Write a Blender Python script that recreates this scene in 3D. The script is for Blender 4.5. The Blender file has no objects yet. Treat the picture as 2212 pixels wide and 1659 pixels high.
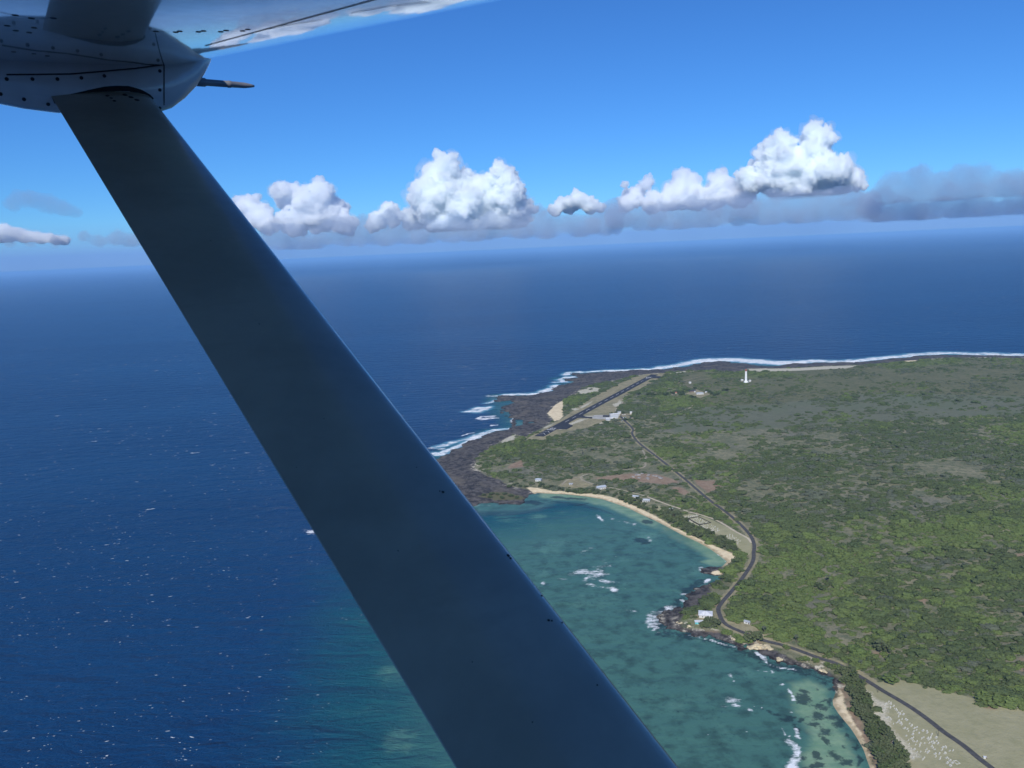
import bpy, bmesh, math, random
import numpy as np
from mathutils import Vector, Matrix
random.seed(7); rng = np.random.default_rng(7)
scene = bpy.context.scene
COL = scene.collection
R = math.radians

# ------------------------------------------------------------------ camera
CAM_H, PITCH, ROLL = 450.0, R(9.6), R(2.6)
FV, VW, VH = 1725.0, 2212.0, 1659.0          # focal length and survey frame, used to turn map readings into ground points
FWD = np.array([0, math.cos(PITCH), -math.sin(PITCH)])
UP0 = np.array([0, math.sin(PITCH), math.cos(PITCH)])
RT0 = np.array([1.0, 0, 0])
RT = RT0*math.cos(ROLL) - UP0*math.sin(ROLL)
UP = UP0*math.cos(ROLL) + RT0*math.sin(ROLL)
EYE = np.array([0, 0, CAM_H])
cam_data = bpy.data.cameras.new('camera')
cam = bpy.data.objects.new('camera', cam_data)
COL.objects.link(cam)
m = Matrix(((RT[0], UP[0], -FWD[0], 0), (RT[1], UP[1], -FWD[1], 0), (RT[2], UP[2], -FWD[2], CAM_H), (0, 0, 0, 1)))
cam.matrix_world = m
cam_data.sensor_width = 36.0
cam_data.lens = 36.0*FV/VW
cam_data.clip_start = 0.05
cam_data.clip_end = 1000000.0
cam_data.dof.use_dof = True
cam_data.dof.focus_distance = 1500.0
cam_data.dof.aperture_fstop = 13.0
scene.camera = cam

# ------------------------------------------------------------------ light and sky
SUN_EL, SUN_AZ_TO = R(40), R(15)             # shadows run away from the camera, a little to the right
sun_dir = Vector((-math.sin(SUN_AZ_TO)*math.cos(SUN_EL), -math.cos(SUN_AZ_TO)*math.cos(SUN_EL), math.sin(SUN_EL)))
world = bpy.data.worlds.new('World'); scene.world = world; world.use_nodes = True
nt = world.node_tree; nt.nodes.clear()
sky = nt.nodes.new('ShaderNodeTexSky'); sky.sky_type = 'NISHITA'; sky.sun_disc = False
sky.sun_elevation = SUN_EL
sky.sun_rotation = math.atan2(sun_dir.x, sun_dir.y)
sky.altitude = 450; sky.air_density = 1.0; sky.dust_density = 0.0; sky.ozone_density = 10.0
bg = nt.nodes.new('ShaderNodeBackground'); bg.inputs['Strength'].default_value = 0.105
wo = nt.nodes.new('ShaderNodeOutputWorld')
tint = nt.nodes.new('ShaderNodeMix'); tint.data_type = 'RGBA'; tint.blend_type = 'MULTIPLY'; tint.inputs[0].default_value = 1.0
tint.inputs[7].default_value = (.47, .81, 1.12, 1)          # the phone's cool, saturated blue, the same over the whole sky
nt.links.new(sky.outputs[0], tint.inputs[6]); nt.links.new(tint.outputs[2], bg.inputs[0]); nt.links.new(bg.outputs[0], wo.inputs[0])
sd_ = bpy.data.lights.new('sun', 'SUN'); sd_.energy = 4.3; sd_.angle = R(0.53); sd_.color = (1, .972, .91)
sun = bpy.data.objects.new('sun', sd_); COL.objects.link(sun)
sun.rotation_euler = sun_dir.to_track_quat('Z', 'Y').to_euler()
sun.location = (0, 0, 900)
scene.view_settings.view_transform = 'Standard'; scene.view_settings.look = 'None'
scene.view_settings.exposure = 0.0; scene.view_settings.gamma = 1.0
scene.view_settings.use_curve_mapping = False
cy = scene.cycles
cy.use_denoising = True
cy.max_bounces = 42; cy.diffuse_bounces = 3; cy.glossy_bounces = 3; cy.transmission_bounces = 3
cy.volume_bounces = 40; cy.transparent_max_bounces = 96
cy.sample_clamp_indirect = 6
scene.render.engine = 'CYCLES'

# ------------------------------------------------------------------ survey helpers
def ray(x, y):
    return FWD + RT*((x - VW/2)/FV) + UP*((VH/2 - y)/FV)
def G(x, y, z=4.0):
    d = ray(x, y); t = (z - CAM_H)/d[2]
    return (d[0]*t, d[1]*t)
def GL(pts, z=4.0):
    return np.array([G(x, y, z) for x, y in pts])
def crop(ox, oy, sc):
    """readings taken on an enlarged print: origin (ox, oy) of the print, enlargement sc"""
    k = VW/4032.0
    return lambda pts: [((ox + X/sc)*k, (oy + Y/sc)*k) for X, Y in pts]
C2 = crop(1600, 1300, 1.7015); C3 = crop(2400, 1350, 1.3554); C4 = crop(1900, 1800, 1.8433)
C5 = crop(2500, 2200, 2.0109); C6 = crop(2900, 2400, 1.9541); CR = crop(2000, 1450, 3.16)
CL = crop(2600, 1400, 4.424); CB = crop(2400, 1850, 3.6867); CG = crop(3480, 2650, 4.0072)
CS = crop(3000, 2550, 3.5); CT = crop(2260, 1600, 6.506); CH = crop(2560, 2300, 4.424); CV = crop(2020, 1850, 4.608)

# ------------------------------------------------------------------ noise and distance fields
def _hash(ix, iy, s):
    h = (ix*374761393 + iy*668265263 + s*974711) & 0xFFFFFFFF
    h = ((h ^ (h >> 13))*1274126177) & 0xFFFFFFFF
    h = h ^ (h >> 16)
    return (h & 0xFFFF)/65535.0
def vnoise(x, y, s=0):
    x = np.asarray(x, float); y = np.asarray(y, float)
    ix = np.floor(x).astype(np.int64); iy = np.floor(y).astype(np.int64)
    fx = x - ix; fy = y - iy
    fx = fx*fx*(3 - 2*fx); fy = fy*fy*(3 - 2*fy)
    a = _hash(ix, iy, s); b = _hash(ix+1, iy, s); c = _hash(ix, iy+1, s); d = _hash(ix+1, iy+1, s)
    return (a*(1-fx) + b*fx)*(1-fy) + (c*(1-fx) + d*fx)*fy
def fbm(x, y, s=0, o=4):
    t = 0; a = .5; n = 0
    for k in range(o):
        t = t + a*vnoise(x, y, s+k*17); n += a; a *= .5; x = x*2.03 + 11.3; y = y*2.03 - 7.1
    return t/n*2 - 1
def seg_dist(px, py, poly, closed=True):
    px = np.asarray(px, float); py = np.asarray(py, float)
    best = np.full(px.shape, 1e18)
    n = len(poly)
    for i in range(n if closed else n-1):
        ax, ay = poly[i]; bx, by = poly[(i+1) % n]
        dx, dy = bx-ax, by-ay; L = dx*dx + dy*dy + 1e-9
        t = np.clip(((px-ax)*dx + (py-ay)*dy)/L, 0, 1)
        d = (px-ax-t*dx)**2 + (py-ay-t*dy)**2
        np.minimum(best, d, out=best)
    return np.sqrt(best)
def inside(px, py, poly):
    px = np.asarray(px, float); py = np.asarray(py, float)
    r = np.zeros(px.shape, bool); n = len(poly)
    for i in range(n):
        ax, ay = poly[i]; bx, by = poly[(i+1) % n]
        if ay == by: continue
        c = ((ay > py) != (by > py)) & (px < (bx-ax)*(py-ay)/(by-ay) + ax)
        r ^= c
    return r
def sdf(px, py, poly):
    d = seg_dist(px, py, poly)
    return np.where(inside(px, py, poly), d, -d)
def sdf_max(px, py, polys):
    px = np.asarray(px, float); out = np.full(px.shape, -400.0)
    for p in polys:
        x0, y0 = p.min(0) - 200; x1, y1 = p.max(0) + 200
        k = (px > x0) & (px < x1) & (py > y0) & (py < y1)
        if k.any():
            out[k] = np.maximum(out[k], sdf(px[k], py[k], p))
    return out
def smooth(a, b, x):
    t = np.clip((x-a)/(b-a), 0, 1); return t*t*(3-2*t)

# ------------------------------------------------------------------ the map of the peninsula
coast_px = ([(2050, 2000), (1960, 1850), (1900, 1720)] +
    CS([(1490, 1659), (1450, 1550), (1400, 1400), (1320, 1260), (1230, 1120), (1130, 1000), (1050, 900), (980, 790), (975, 705)]) +
    C5([(1600, 1060), (1592, 1000), (1560, 950), (1500, 905), (1420, 880), (1280, 865), (1150, 850), (1060, 820), (1000, 760),
        (960, 730), (880, 715), (800, 690), (700, 665), (600, 625), (500, 600), (400, 590), (310, 580), (230, 560), (200, 520)]) +
    C4([(1290, 1200), (1310, 1150), (1370, 1095), (1450, 1070), (1480, 1040), (1500, 1000), (1540, 960), (1580, 925), (1640, 900),
        (1700, 885), (1720, 868), (1660, 860), (1600, 838), (1595, 812), (1640, 803), (1740, 795), (1775, 757),
        (1720, 715), (1650, 665), (1560, 615), (1440, 560), (1330, 500), (1230, 450), (1150, 415), (1060, 370), (960, 335),
        (870, 305), (750, 285), (600, 270), (480, 265), (390, 260)]) +
    C2([(860, 1125), (750, 1165), (600, 1165), (455, 1170)]) +
    [(960, 1086), (900, 1068), (884, 1042), (905, 1012)] +
    C2([(220, 845), (300, 810), (400, 760), (500, 720), (570, 682), (620, 672), (690, 665), (722, 640), (715, 600), (690, 580), (640, 560),
        (625, 520), (640, 490), (600, 470), (620, 440), (720, 440), (800, 440), (900, 425), (980, 400), (1000, 375), (1060, 365),
        (1110, 345), (1030, 325), (1100, 318), (1165, 318), (1110, 288), (1180, 290), (1290, 280), (1400, 275), (1550, 265), (1700, 262), (1800, 248)]) +
    C3([(400, 130), (500, 103), (590, 97), (650, 105), (740, 112), (800, 122), (900, 125), (1000, 108), (1100, 106), (1180, 105),
        (1300, 103), (1400, 95), (1530, 82), (1640, 70), (1800, 62), (1980, 65), (2100, 68), (2212, 72)]))
coast = GL(coast_px, 0.0)
coast = np.vstack([coast, [(2300, 3050), (2900, 2900), (3300, 2000), (3300, 100), (400, 100)]])

SAND = [GL(p, 2.0) for p in (
    C4([(310, 220), (400, 225), (500, 240), (600, 247), (700, 262), (800, 262), (880, 275), (1000, 305), (1080, 340), (1150, 375), (1230, 410),
        (1310, 455), (1400, 505), (1500, 555), (1620, 610), (1740, 665), (1820, 700), (1832, 755), (1780, 768),
        (1740, 790), (1690, 740), (1600, 665), (1440, 580), (1230, 470), (1060, 390), (870, 325), (600, 290), (400, 275)]),
    CS([(1060, 530), (1130, 640), (1140, 750), (1200, 900), (1270, 1020), (1370, 1170), (1430, 1320), (1500, 1500), (1560, 1659), (1700, 2100),
        (1600, 2200), (1440, 1600), (1370, 1400), (1200, 1120), (1020, 900), (950, 790), (950, 700), (1050, 660)]),
    CR([(490, 575), (600, 460), (690, 415), (680, 500), (690, 610), (640, 660), (575, 670), (560, 640)]),
    C3([(1560, 100), (1640, 96), (1640, 103), (1560, 106)]),
    C5([(600, 100), (690, 85), (690, 118), (620, 118)]),
    C5([(880, 690), (960, 680), (1050, 695), (1040, 715), (960, 712)]),
)]
PALE = [GL(p) for p in (
    C3([(730, 140), (1000, 136), (1230, 124), (1340, 122), (1260, 138), (1000, 150), (760, 156)]), CR([(900, 490), (1050, 415), (1000, 462), (920, 502)]), CR([(770, 515), (830, 500), (910, 512), (830, 530)]),
    CR([(870, 290), (1000, 240), (1150, 245), (1130, 290), (900, 330)]),
    CR([(640, 745), (900, 640), (1010, 632), (760, 722), (650, 772)]), CR([(430, 745), (560, 690), (590, 690), (450, 755)]),
    CR([(1100, 715), (1190, 690), (1180, 675), (1090, 705)]), CR([(940, 600), (1060, 598), (1050, 612), (960, 612)]),
    CR([(1365, 440), (1395, 390), (1405, 395), (1375, 445)]),
    CR([(2000, 65), (2212, 40), (2212, 52), (2010, 75)]),
    C6([(975, 580), (1090, 690), (1180, 715), (1150, 790), (1200, 900), (1280, 1010), (1400, 1120), (1240, 1175), (1200, 1000), (1140, 900), (1040, 790)]),
    CB([(1030, 665), (1140, 690), (1300, 800), (1450, 850), (1560, 890), (1500, 905), (1280, 800), (1040, 690)]),
    CB([(1700, 960), (1780, 1010), (1880, 1090), (1780, 1060)]),
    C2([(640, 715), (730, 705), (720, 735), (640, 760)]), C2([(370, 905), (440, 880), (470, 900), (380, 915)]),
    C2([(440, 845), (520, 820), (560, 800), (460, 860)]), C2([(1380, 500), (1440, 480), (1440, 500), (1400, 520)]),
)]
DRY = [GL(p) for p in (
    CR([(225, 890), (430, 908), (500, 880), (700, 800), (1000, 740), (1230, 665), (1260, 640), (1360, 560), (1420, 400), (1440, 340), (1600, 290), (1990, 70),
        (1880, 60), (1700, 75), (1560, 120), (1300, 235), (1100, 340), (900, 470), (690, 620), (560, 700), (380, 790)]),
    CT([(1080, 360), (1500, 330), (1500, 200), (1120, 200)]), CT([(1100, 340), (1260, 430), (1320, 500), (1230, 500), (1110, 400)]),
    CL([(430, 660), (640, 598), (875, 680), (690, 747)]),
    CH([(1380, 640), (1640, 650), (1840, 740), (2000, 830), (2212, 990), (1960, 930), (1640, 820), (1420, 740)]),
    CH([(770, 520), (850, 440), (1000, 440), (1080, 520), (900, 640), (800, 600)]),
    CV([(800, 290), (960, 180), (1240, 100), (1300, 200), (1480, 250), (1350, 300), (1200, 330), (1000, 300)]),
    C6([(680, 360), (900, 430), (1080, 540), (1010, 560), (800, 430)]),
)]
LAWN = [GL(p) for p in (
    C6([(1060, 560), (1240, 535), (1500, 600), (1840, 690), (1880, 742), (2000, 747), (2150, 757), (2300, 790), (2600, 1300), (2100, 1300), (1960, 1219)]),
    C6([(975, 575), (1060, 560), (1960, 1219), (2100, 1320), (1240, 1320), (1270, 1080), (1150, 900), (1040, 780)]),
    CB([(1030, 660), (1170, 638), (1400, 690), (1700, 830), (2000, 970), (2062, 1060), (2050, 1200), (2000, 1240), (1850, 1100), (1600, 940), (1400, 880), (1250, 790)]),
    CB([(600, 520), (730, 515), (780, 590), (700, 600)]),
)]
SOIL = [GL(p) for p in (
    CB([(1230, 150), (1400, 170), (1520, 160), (1560, 220), (1640, 250), (1430, 360), (1390, 310), (1260, 230)]),
    CB([(-250, 130), (0, 90), (300, 60), (700, 70), (900, 140), (1030, 190), (850, 222), (530, 190), (300, 160), (0, 160)]),
    CB([(900, 260), (1030, 250), (1150, 330), (1080, 370), (920, 300)]),
    C6([(1050, 320), (1130, 345), (1110, 365), (1060, 350)]), C6([(2170, 370), (2230, 380), (2230, 520), (2180, 470)]),
    C5([(520, 545), (680, 560), (640, 590), (560, 580)]), C5([(870, 640), (1010, 640), (1000, 680), (900, 680)]),
    crop(3000, 1700, 2.1434)([(1310, 1410), (1400, 1410), (1360, 1480), (1320, 1480)]), crop(3000, 1700, 2.1434)([(2140, 1040), (2240, 1030), (2240, 1075), (2160, 1070)]),
    CG([(1540, 525), (1780, 520), (1740, 570), (1580, 575)]), C2([(700, 900), (780, 870), (790, 920), (680, 930)]),
    CS([(1060, 400), (1120, 440), (1180, 600), (1300, 860), (1420, 1100), (1540, 1340), (1640, 1659), (1800, 2100), (1560, 1659), (1430, 1320), (1270, 1020), (1140, 750), (1060, 530)]),
)]
GREEN = [GL(p) for p in (
    CL([(0, 730), (500, 740), (540, 850), (300, 960), (0, 990)]),
    CL([(850, 340), (1100, 310), (1400, 275), (2212, 300), (2400, 330), (2212, 385), (1500, 385), (900, 395)]),
    C3([(1400, 112), (1850, 80), (1900, 105), (1500, 145)]), CR([(830, 340), (1000, 300), (1100, 310), (950, 380), (800, 420), (700, 470)]),
    CR([(1360, 150), (1580, 95), (1560, 110), (1380, 165)]),
    CH([(480, 600), (640, 520), (900, 640), (850, 740), (640, 690)]), CH([(1220, 740), (1400, 790), (1630, 860), (1600, 920), (1260, 840)]),
    CR([(1720, 960), (2212, 1000), (2212, 1106), (1850, 1106)]),
)]
OLIVE = [GL(C3([(330, 150), (520, 345), (900, 325), (1380, 272), (1700, 275), (2400, 295), (2500, 60), (1900, 70), (1350, 130), (700, 165), (400, 150)]))]
GRAY = [GL(C3([(330, 400), (520, 345), (900, 325), (1380, 272), (1700, 275), (2400, 295), (2400, 380), (1800, 400), (1300, 430), (700, 470), (350, 480)]))]
lava_in = (CS([(1100, 470)]) + C5([(1650, 950), (1550, 880), (1400, 825), (1250, 775), (1100, 705), (1000, 660), (860, 632), (680, 572), (520, 547), (400, 530), (350, 480), (430, 390),
    (520, 350), (600, 270), (600, 200), (680, 150), (720, 85)]))
lava_nw = (C2([(790, 1060), (680, 1040), (620, 1000), (530, 975), (450, 920), (480, 850), (560, 790), (640, 740), (720, 700)]) +
    CR([(230, 860), (330, 800), (440, 740), (570, 655), (490, 580), (600, 450), (700, 395), (850, 320), (880, 270), (1050, 210), (1200, 180), (1400, 145), (1560, 98), (1750, 72), (1980, 58)]) +
    C3([(310, 155), (420, 150), (560, 150), (700, 158), (730, 140), (1000, 133), (1230, 122), (1340, 118), (1480, 110), (1640, 95), (1800, 80), (2045, 80), (2212, 84)]))
LAVA = []
def band(inner, coastpart, off):
    a = GL(inner); b = GL(coastpart, 0.0)
    return np.vstack([a, b])
LAVA.append(band(lava_in, C4([(1700, 780), (1580, 800), (1570, 850), (1680, 878), (1560, 910), (1480, 990), (1440, 1050), (1340, 1080), (1270, 1150), (1255, 1220)]) +
    C5([(170, 560), (260, 610), (500, 640), (700, 710), (900, 760), (1020, 840), (1150, 890), (1450, 920), (1540, 980), (1560, 1070), (1600, 1060)]), 0))
LAVA.append(band(lava_nw, [(2230, 760), (2000, 758), (1800, 770), (1600, 770), (1400, 790), (1280, 795), (1200, 800), (1150, 840), (1050, 845), (1040, 900), (1000, 940), (900, 980), (850, 1040), (900, 1090), (1024, 1105), (1120, 1100), (1165, 1080), (1150, 1062)], 0))
POOLS = [GL(p, 0) for p in (CR([(220, 665), (365, 648), (375, 680), (240, 698)]), C2([(560, 490), (700, 468), (740, 488), (600, 525)]), CR([(90, 640), (200, 640), (210, 700), (100, 720)]), C2([(640, 540), (700, 548), (690, 575), (640, 570)]), CR([(620, 290), (700, 288), (690, 300)]), C2([(340, 1040), (410, 1045), (400, 1058), (350, 1055)]))]
VEGROCK = GL(C2([(480, 1110), (560, 1085), (660, 1085), (800, 1110), (760, 1130), (600, 1130)]))

road_px = (CG([(2100, 1850), (1900, 1690), (1680, 1499), (1500, 1360), (1250, 1150), (950, 940), (700, 740), (450, 560), (200, 400), (0, 280)]) +
    C5([(1880, 985), (1760, 910), (1600, 820), (1460, 775), (1300, 720), (1150, 670), (1020, 635), (870, 580), (760, 535), (700, 495), (670, 440), (660, 390), (690, 340),
        (760, 260), (840, 160), (910, 60), (938, 0)]) +
    C4([(1968, 690), (1972, 640), (1950, 580), (1900, 520), (1830, 455), (1750, 390), (1640, 310), (1540, 225), (1440, 140), (1340, 60), (1265, 0)]) +
    C2([(1560, 760), (1524, 718), (1512, 692), (1520, 672), (1500, 645), (1460, 608), (1435, 580)]))
def catmull(P, step):
    P = np.asarray(P, float); out = []
    Q = np.vstack([2*P[0]-P[1], P, 2*P[-1]-P[-2]])
    for i in range(1, len(Q)-2):
        n = max(1, int(np.linalg.norm(Q[i+1]-Q[i])/step))
        for k in range(n):
            t = k/n
            out.append(.5*((2*Q[i]) + (-Q[i-1]+Q[i+1])*t + (2*Q[i-1]-5*Q[i]+4*Q[i+1]-Q[i+2])*t*t + (-Q[i-1]+3*Q[i]-3*Q[i+1]+Q[i+2])*t**3))
    out.append(P[-1]); return np.array(out)
road = catmull(GL(road_px), 6.0)
TRACKS = [(catmull(GL(p), 6.0), w, mat) for p, w, mat in (
    (CB([(560, 395), (700, 450), (900, 525), (1000, 555), (1150, 610), (1300, 650), (1500, 715), (1650, 790), (1850, 910), (2000, 990), (2060, 1060)]), 3.4, 'sandtrack'),
    (CB([(-60, 245), (60, 265), (150, 285), (240, 305), (330, 330), (450, 360), (560, 395)]), 2.2, 'sandtrack'),
    (C2([(1570, 785), (1600, 840), (1602, 885), (1580, 925), (1400, 945), (1250, 960), (1170, 985), (1190, 1010), (1250, 1030), (1300, 1040)]), 4.0, 'gravel'),
    (C2([(1170, 985), (1090, 1000), (1040, 1035)]), 3.2, 'gravel'),
    (C2([(1480, 600), (1600, 585), (1750, 570), (1850, 545), (1910, 515), (1920, 480)]), 4.0, 'gravel'),
    (CL([(210, 690), (188, 640), (230, 600), (300, 585)]), 3.5, 'gravel'),
    (CL([(640, 600), (560, 560), (450, 530), (320, 505), (340, 470), (500, 420), (700, 375)]), 3.5, 'dirt'),
    (CL([(420, 480), (600, 440), (800, 410), (900, 400)]), 3.0, 'dirt'),
    (CR([(1340, 540), (1360, 500), (1420, 450), (1430, 385), (1470, 345), (1550, 335)]), 4.5, 'gravel'),
    (C5([(600, 385), (640, 370), (665, 340)]), 4.0, 'dirt'),
    (CL([(1960, 280), (1900, 300), (1830, 330), (1740, 332)]), 4.0, 'sandtrack'),
)]
loop_c = CT([(1180, 250), (1230, 240), (1330, 238), (1420, 250), (1460, 285), (1430, 320), (1340, 350), (1210, 358)])
loop = catmull(GL(loop_c), 5.0)

rw0 = np.array(G(*CR([(405, 843)])[0])); rw1 = np.array(G(*CR([(1808, 92)])[0]))
rw_dir = (rw1-rw0)/np.linalg.norm(rw1-rw0); rw_n = np.array([-rw_dir[1], rw_dir[0]])
RWW = 23.0
rw_len = np.linalg.norm(rw1-rw0)

def coast_sd(x, y):
    return sdf(x, y, coast)
def ground_z(x, y, sd=None, lava=None, sand=None):
    x = np.asarray(x, float); y = np.asarray(y, float)
    if sd is None: sd = coast_sd(x, y)
    if lava is None: lava = sdf_max(x, y, LAVA)
    if sand is None: sand = sdf_max(x, y, SAND)
    z = np.where(sd > 0, 5.2*(1-np.exp(-sd/45.0)), sd*0.10)
    z = z + .9*fbm(x/240, y/240, 3, 2)*smooth(20, 120, sd)
    lw = smooth(-12, 10, lava)*(1-smooth(-6, 4, sand))
    rough = fbm(x/26, y/26, 21, 4)*2.6 + np.abs(fbm(x/11, y/11, 33, 3))*1.8 - .5
    z = z + lw*rough*(.35+.65*smooth(-35, 0, -np.abs(sd)))*smooth(-40, -8, sd)
    for p_ in POOLS: z = z - 3.4*smooth(-4, 9, sdf(x, y, p_) + 7*fbm(x/14, y/14, 91, 3)) if np.size(x) > 2000 else z
    return z

# ------------------------------------------------------------------ materials
def new_mat(name):
    M = bpy.data.materials.new(name); M.use_nodes = True
    t = M.node_tree; b = t.nodes['Principled BSDF']
    return M, t, b
class NB:
    def __init__(s, t): s.t = t
    def n(s, typ, **k):
        o = s.t.nodes.new(typ)
        for a, v in k.items(): setattr(o, a, v)
        return o
    def l(s, a, b): s.t.links.new(a, b)
    def val(s, inp, v):
        if hasattr(v, 'is_output') or isinstance(v, bpy.types.NodeSocket): s.l(v, inp)
        elif v is not None:
            if isinstance(v, (tuple, list)) and len(v) == 3 and inp.type == 'RGBA': v = (*v, 1)
            inp.default_value = v
    def math(s, op, a, b=None, clamp=False):
        o = s.n('ShaderNodeMath', operation=op, use_clamp=clamp); s.val(o.inputs[0], a)
        if b is not None: s.val(o.inputs[1], b)
        return o.outputs[0]
    def mix(s, f, a, b):
        o = s.n('ShaderNodeMix', data_type='RGBA'); s.val(o.inputs[0], f); s.val(o.inputs[6], a); s.val(o.inputs[7], b); return o.outputs[2]
    def step(s, x, a, b, lo=0.0, hi=1.0):
        o = s.n('ShaderNodeMapRange', interpolation_type='SMOOTHSTEP'); s.val(o.inputs[0], x)
        o.inputs[1].default_value = a; o.inputs[2].default_value = b; o.inputs[3].default_value = lo; o.inputs[4].default_value = hi; return o.outputs[0]
    def noise(s, co, scale, detail=4, rough=.55, dist=0.0):
        o = s.n('ShaderNodeTexNoise'); s.l(co, o.inputs['Vector']); o.inputs['Scale'].default_value = scale
        o.inputs['Detail'].default_value = detail; o.inputs['Roughness'].default_value = rough; o.inputs['Distortion'].default_value = dist
        return o.outputs[0]
    def attr(s, name):
        o = s.n('ShaderNodeAttribute', attribute_name=name); return o.outputs['Fac']
    def pos(s, scale=(1, 1, 1), rot=0.0):
        g = s.n('ShaderNodeNewGeometry'); mp = s.n('ShaderNodeMapping'); mp.inputs['Scale'].default_value = scale; mp.inputs['Rotation'].default_value = (0, 0, rot)
        s.l(g.outputs['Position'], mp.inputs[0]); return mp.outputs[0]
    def obj(s):
        return s.n('ShaderNodeTexCoord').outputs['Object']
    def bump(s, h, strength, dist):
        o = s.n('ShaderNodeBump'); o.inputs['Strength'].default_value = strength; o.inputs['Distance'].default_value = dist; s.l(h, o.inputs['Height']); return o.outputs[0]
MATS = {}
def plain(name, colr, rough=.8, var=.12, scale=1.5, spec=.3, metal=0.0, bumpd=0.0):
    if name in MATS: return MATS[name]
    M, t, b = new_mat(name); q = NB(t)
    nz = q.noise(q.obj(), scale, 5, .6)
    dark = tuple(c*(1-var*1.6) for c in colr); lite = tuple(min(1, c*(1+var)) for c in colr)
    q.l(q.mix(q.step(nz, .3, .7), dark, lite), b.inputs['Base Color'])
    b.inputs['Roughness'].default_value = rough; b.inputs['Specular IOR Level'].default_value = spec; b.inputs['Metallic'].default_value = metal
    if bumpd: q.l(q.bump(nz, .5, bumpd), b.inputs['Normal'])
    MATS[name] = M; return M

def land_material():
    M, t, b = new_mat('land'); q = NB(t)
    P = q.pos()
    n1 = q.noise(P, .02, 5, .6); n2 = q.noise(P, .11, 5, .65); n3 = q.noise(P, .5, 4, .7); n4 = q.noise(P, .006, 3, .5)
    f2 = q.math('SUBTRACT', n2, .5)
    f1 = q.math('SUBTRACT', n1, .5)
    # dry scrubland floor
    c = q.mix(q.step(n1, .35, .65), (.165, .162, .092), (.250, .230, .140))
    c = q.mix(q.step(n2, .42, .62), c, (.105, .125, .065))
    c = q.mix(q.math('MULTIPLY', q.step(n4, .5, .68), .6), c, (.16, .155, .125))
    c = q.mix(q.math('MULTIPLY', q.step(n3, .52, .68), .6), c, (.270, .245, .165)); c = q.mix(q.math('MULTIPLY', q.math('SUBTRACT', 1.0, q.step(n3, .32, .46)), .6), c, (.070, .082, .045))
    def zone(name, w, amp, c, colr, k=1.0):
        a = q.attr(name)
        d = q.math('ADD', a, q.math('MULTIPLY', f2, amp))
        d = q.math('ADD', d, q.math('MULTIPLY', q.math('SUBTRACT', n3, .5), amp*.5))
        d = q.math('ADD', d, q.math('MULTIPLY', f1, amp*.6))
        mk = q.step(d, -w, w)
        if k != 1: mk = q.math('MULTIPLY', mk, k)
        return q.mix(mk, c, colr)
    oliv = q.mix(q.step(n2, .35, .65), (.098, .108, .052), (.150, .148, .075))
    oliv = q.mix(q.math('MULTIPLY', q.step(n1, .5, .7), .6), oliv, (.185, .17, .095))
    c = zone('olive', 6, 10, c, oliv)
    gr = q.mix(q.step(n2, .38, .62), (.112, .124, .078), (.152, .158, .104))
    gr = q.mix(q.math('MULTIPLY', q.step(n4, .45, .62), .55), gr, (.112, .138, .072))
    c = zone('gray', 10, 30, c, gr, .9)
    grn = q.mix(q.step(n2, .35, .62), (.085, .125, .036), (.150, .185, .055))
    c = zone('green', 22, 90, c, grn, .6)
    dry = q.mix(q.step(n2, .35, .65), (.230, .205, .118), (.330, .290, .175)); dry = q.mix(q.math('MULTIPLY', q.step(n1, .48, .66), .65), dry, (.185, .178, .098))
    c = zone('dry', 1.2, 4, c, dry)
    lawn = q.mix(q.step(n1, .35, .65), (.300, .285, .160), (.350, .325, .195)); lawn = q.mix(q.math('MULTIPLY', q.step(n2, .45, .7), .35), lawn, (.205, .210, .112))
    c = zone('lawn', 1.0, 2.5, c, lawn)
    soil = q.mix(q.step(n2, .35, .65), (.245, .160, .105), (.335, .245, .170)); soil = q.mix(q.math('MULTIPLY', q.step(n3, .5, .7), .45), soil, (.14, .13, .085))
    c = zone('soil', 3, 16, c, soil, .9)
    pale = q.mix(q.step(n3, .38, .62), (.42, .39, .29), (.60, .56, .44)); 
    c = zone('pale', 3.0, 13, c, pale, .9)
    lav = q.mix(q.step(n2, .35, .65), (.028, .026, .026), (.120, .108, .098))
    lav = q.mix(q.math('MULTIPLY', q.step(n3, .58, .72), .7), lav, (.19, .175, .155)); lav = q.mix(q.math('MULTIPLY', q.step(n1, .48, .66), .65), lav, (.150, .130, .102))
    c = zone('lava', 3.0, 14, c, lav)
    c = zone('vegrock', 3, 16, c, (.12, .115, .055), .85)
    # bleached coral rubble thrown up along the inner edge of the lava
    rim = q.math('SUBTRACT', 1.0, q.step(q.math('ABSOLUTE', q.math('ADD', q.attr('lava'), q.math('MULTIPLY', f1, 26.0))), 4.0, 16.0))
    rub = q.math('MULTIPLY', rim, q.math('MULTIPLY', q.step(n2, .5, .6), q.step(n1, .46, .58)))
    c = q.mix(rub, c, (.55, .50, .38))
    sand = q.mix(q.step(n2, .3, .7), (.62, .50, .31), (.76, .64, .43))
    c = zone('sand', 1.6, 6, c, sand)
    # wet edge
    g = q.n('ShaderNodeNewGeometry'); sp = q.n('ShaderNodeSeparateXYZ'); q.l(g.outputs['Position'], sp.inputs[0])
    wet = q.math('SUBTRACT', 1.0, q.step(q.math('ADD', sp.outputs[2], q.math('MULTIPLY', f2, 1.2)), .15, .7))
    o = q.n('ShaderNodeMix', data_type='RGBA', blend_type='MULTIPLY'); q.l(q.math('MULTIPLY', wet, .65), o.inputs[0]); q.l(c, o.inputs[6]); o.inputs[7].default_value = (.42, .40, .36, 1); c = o.outputs[2]
    q.l(c, b.inputs['Base Color']); b.inputs['Roughness'].default_value = .95; b.inputs['Specular IOR Level'].default_value = .12
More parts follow.
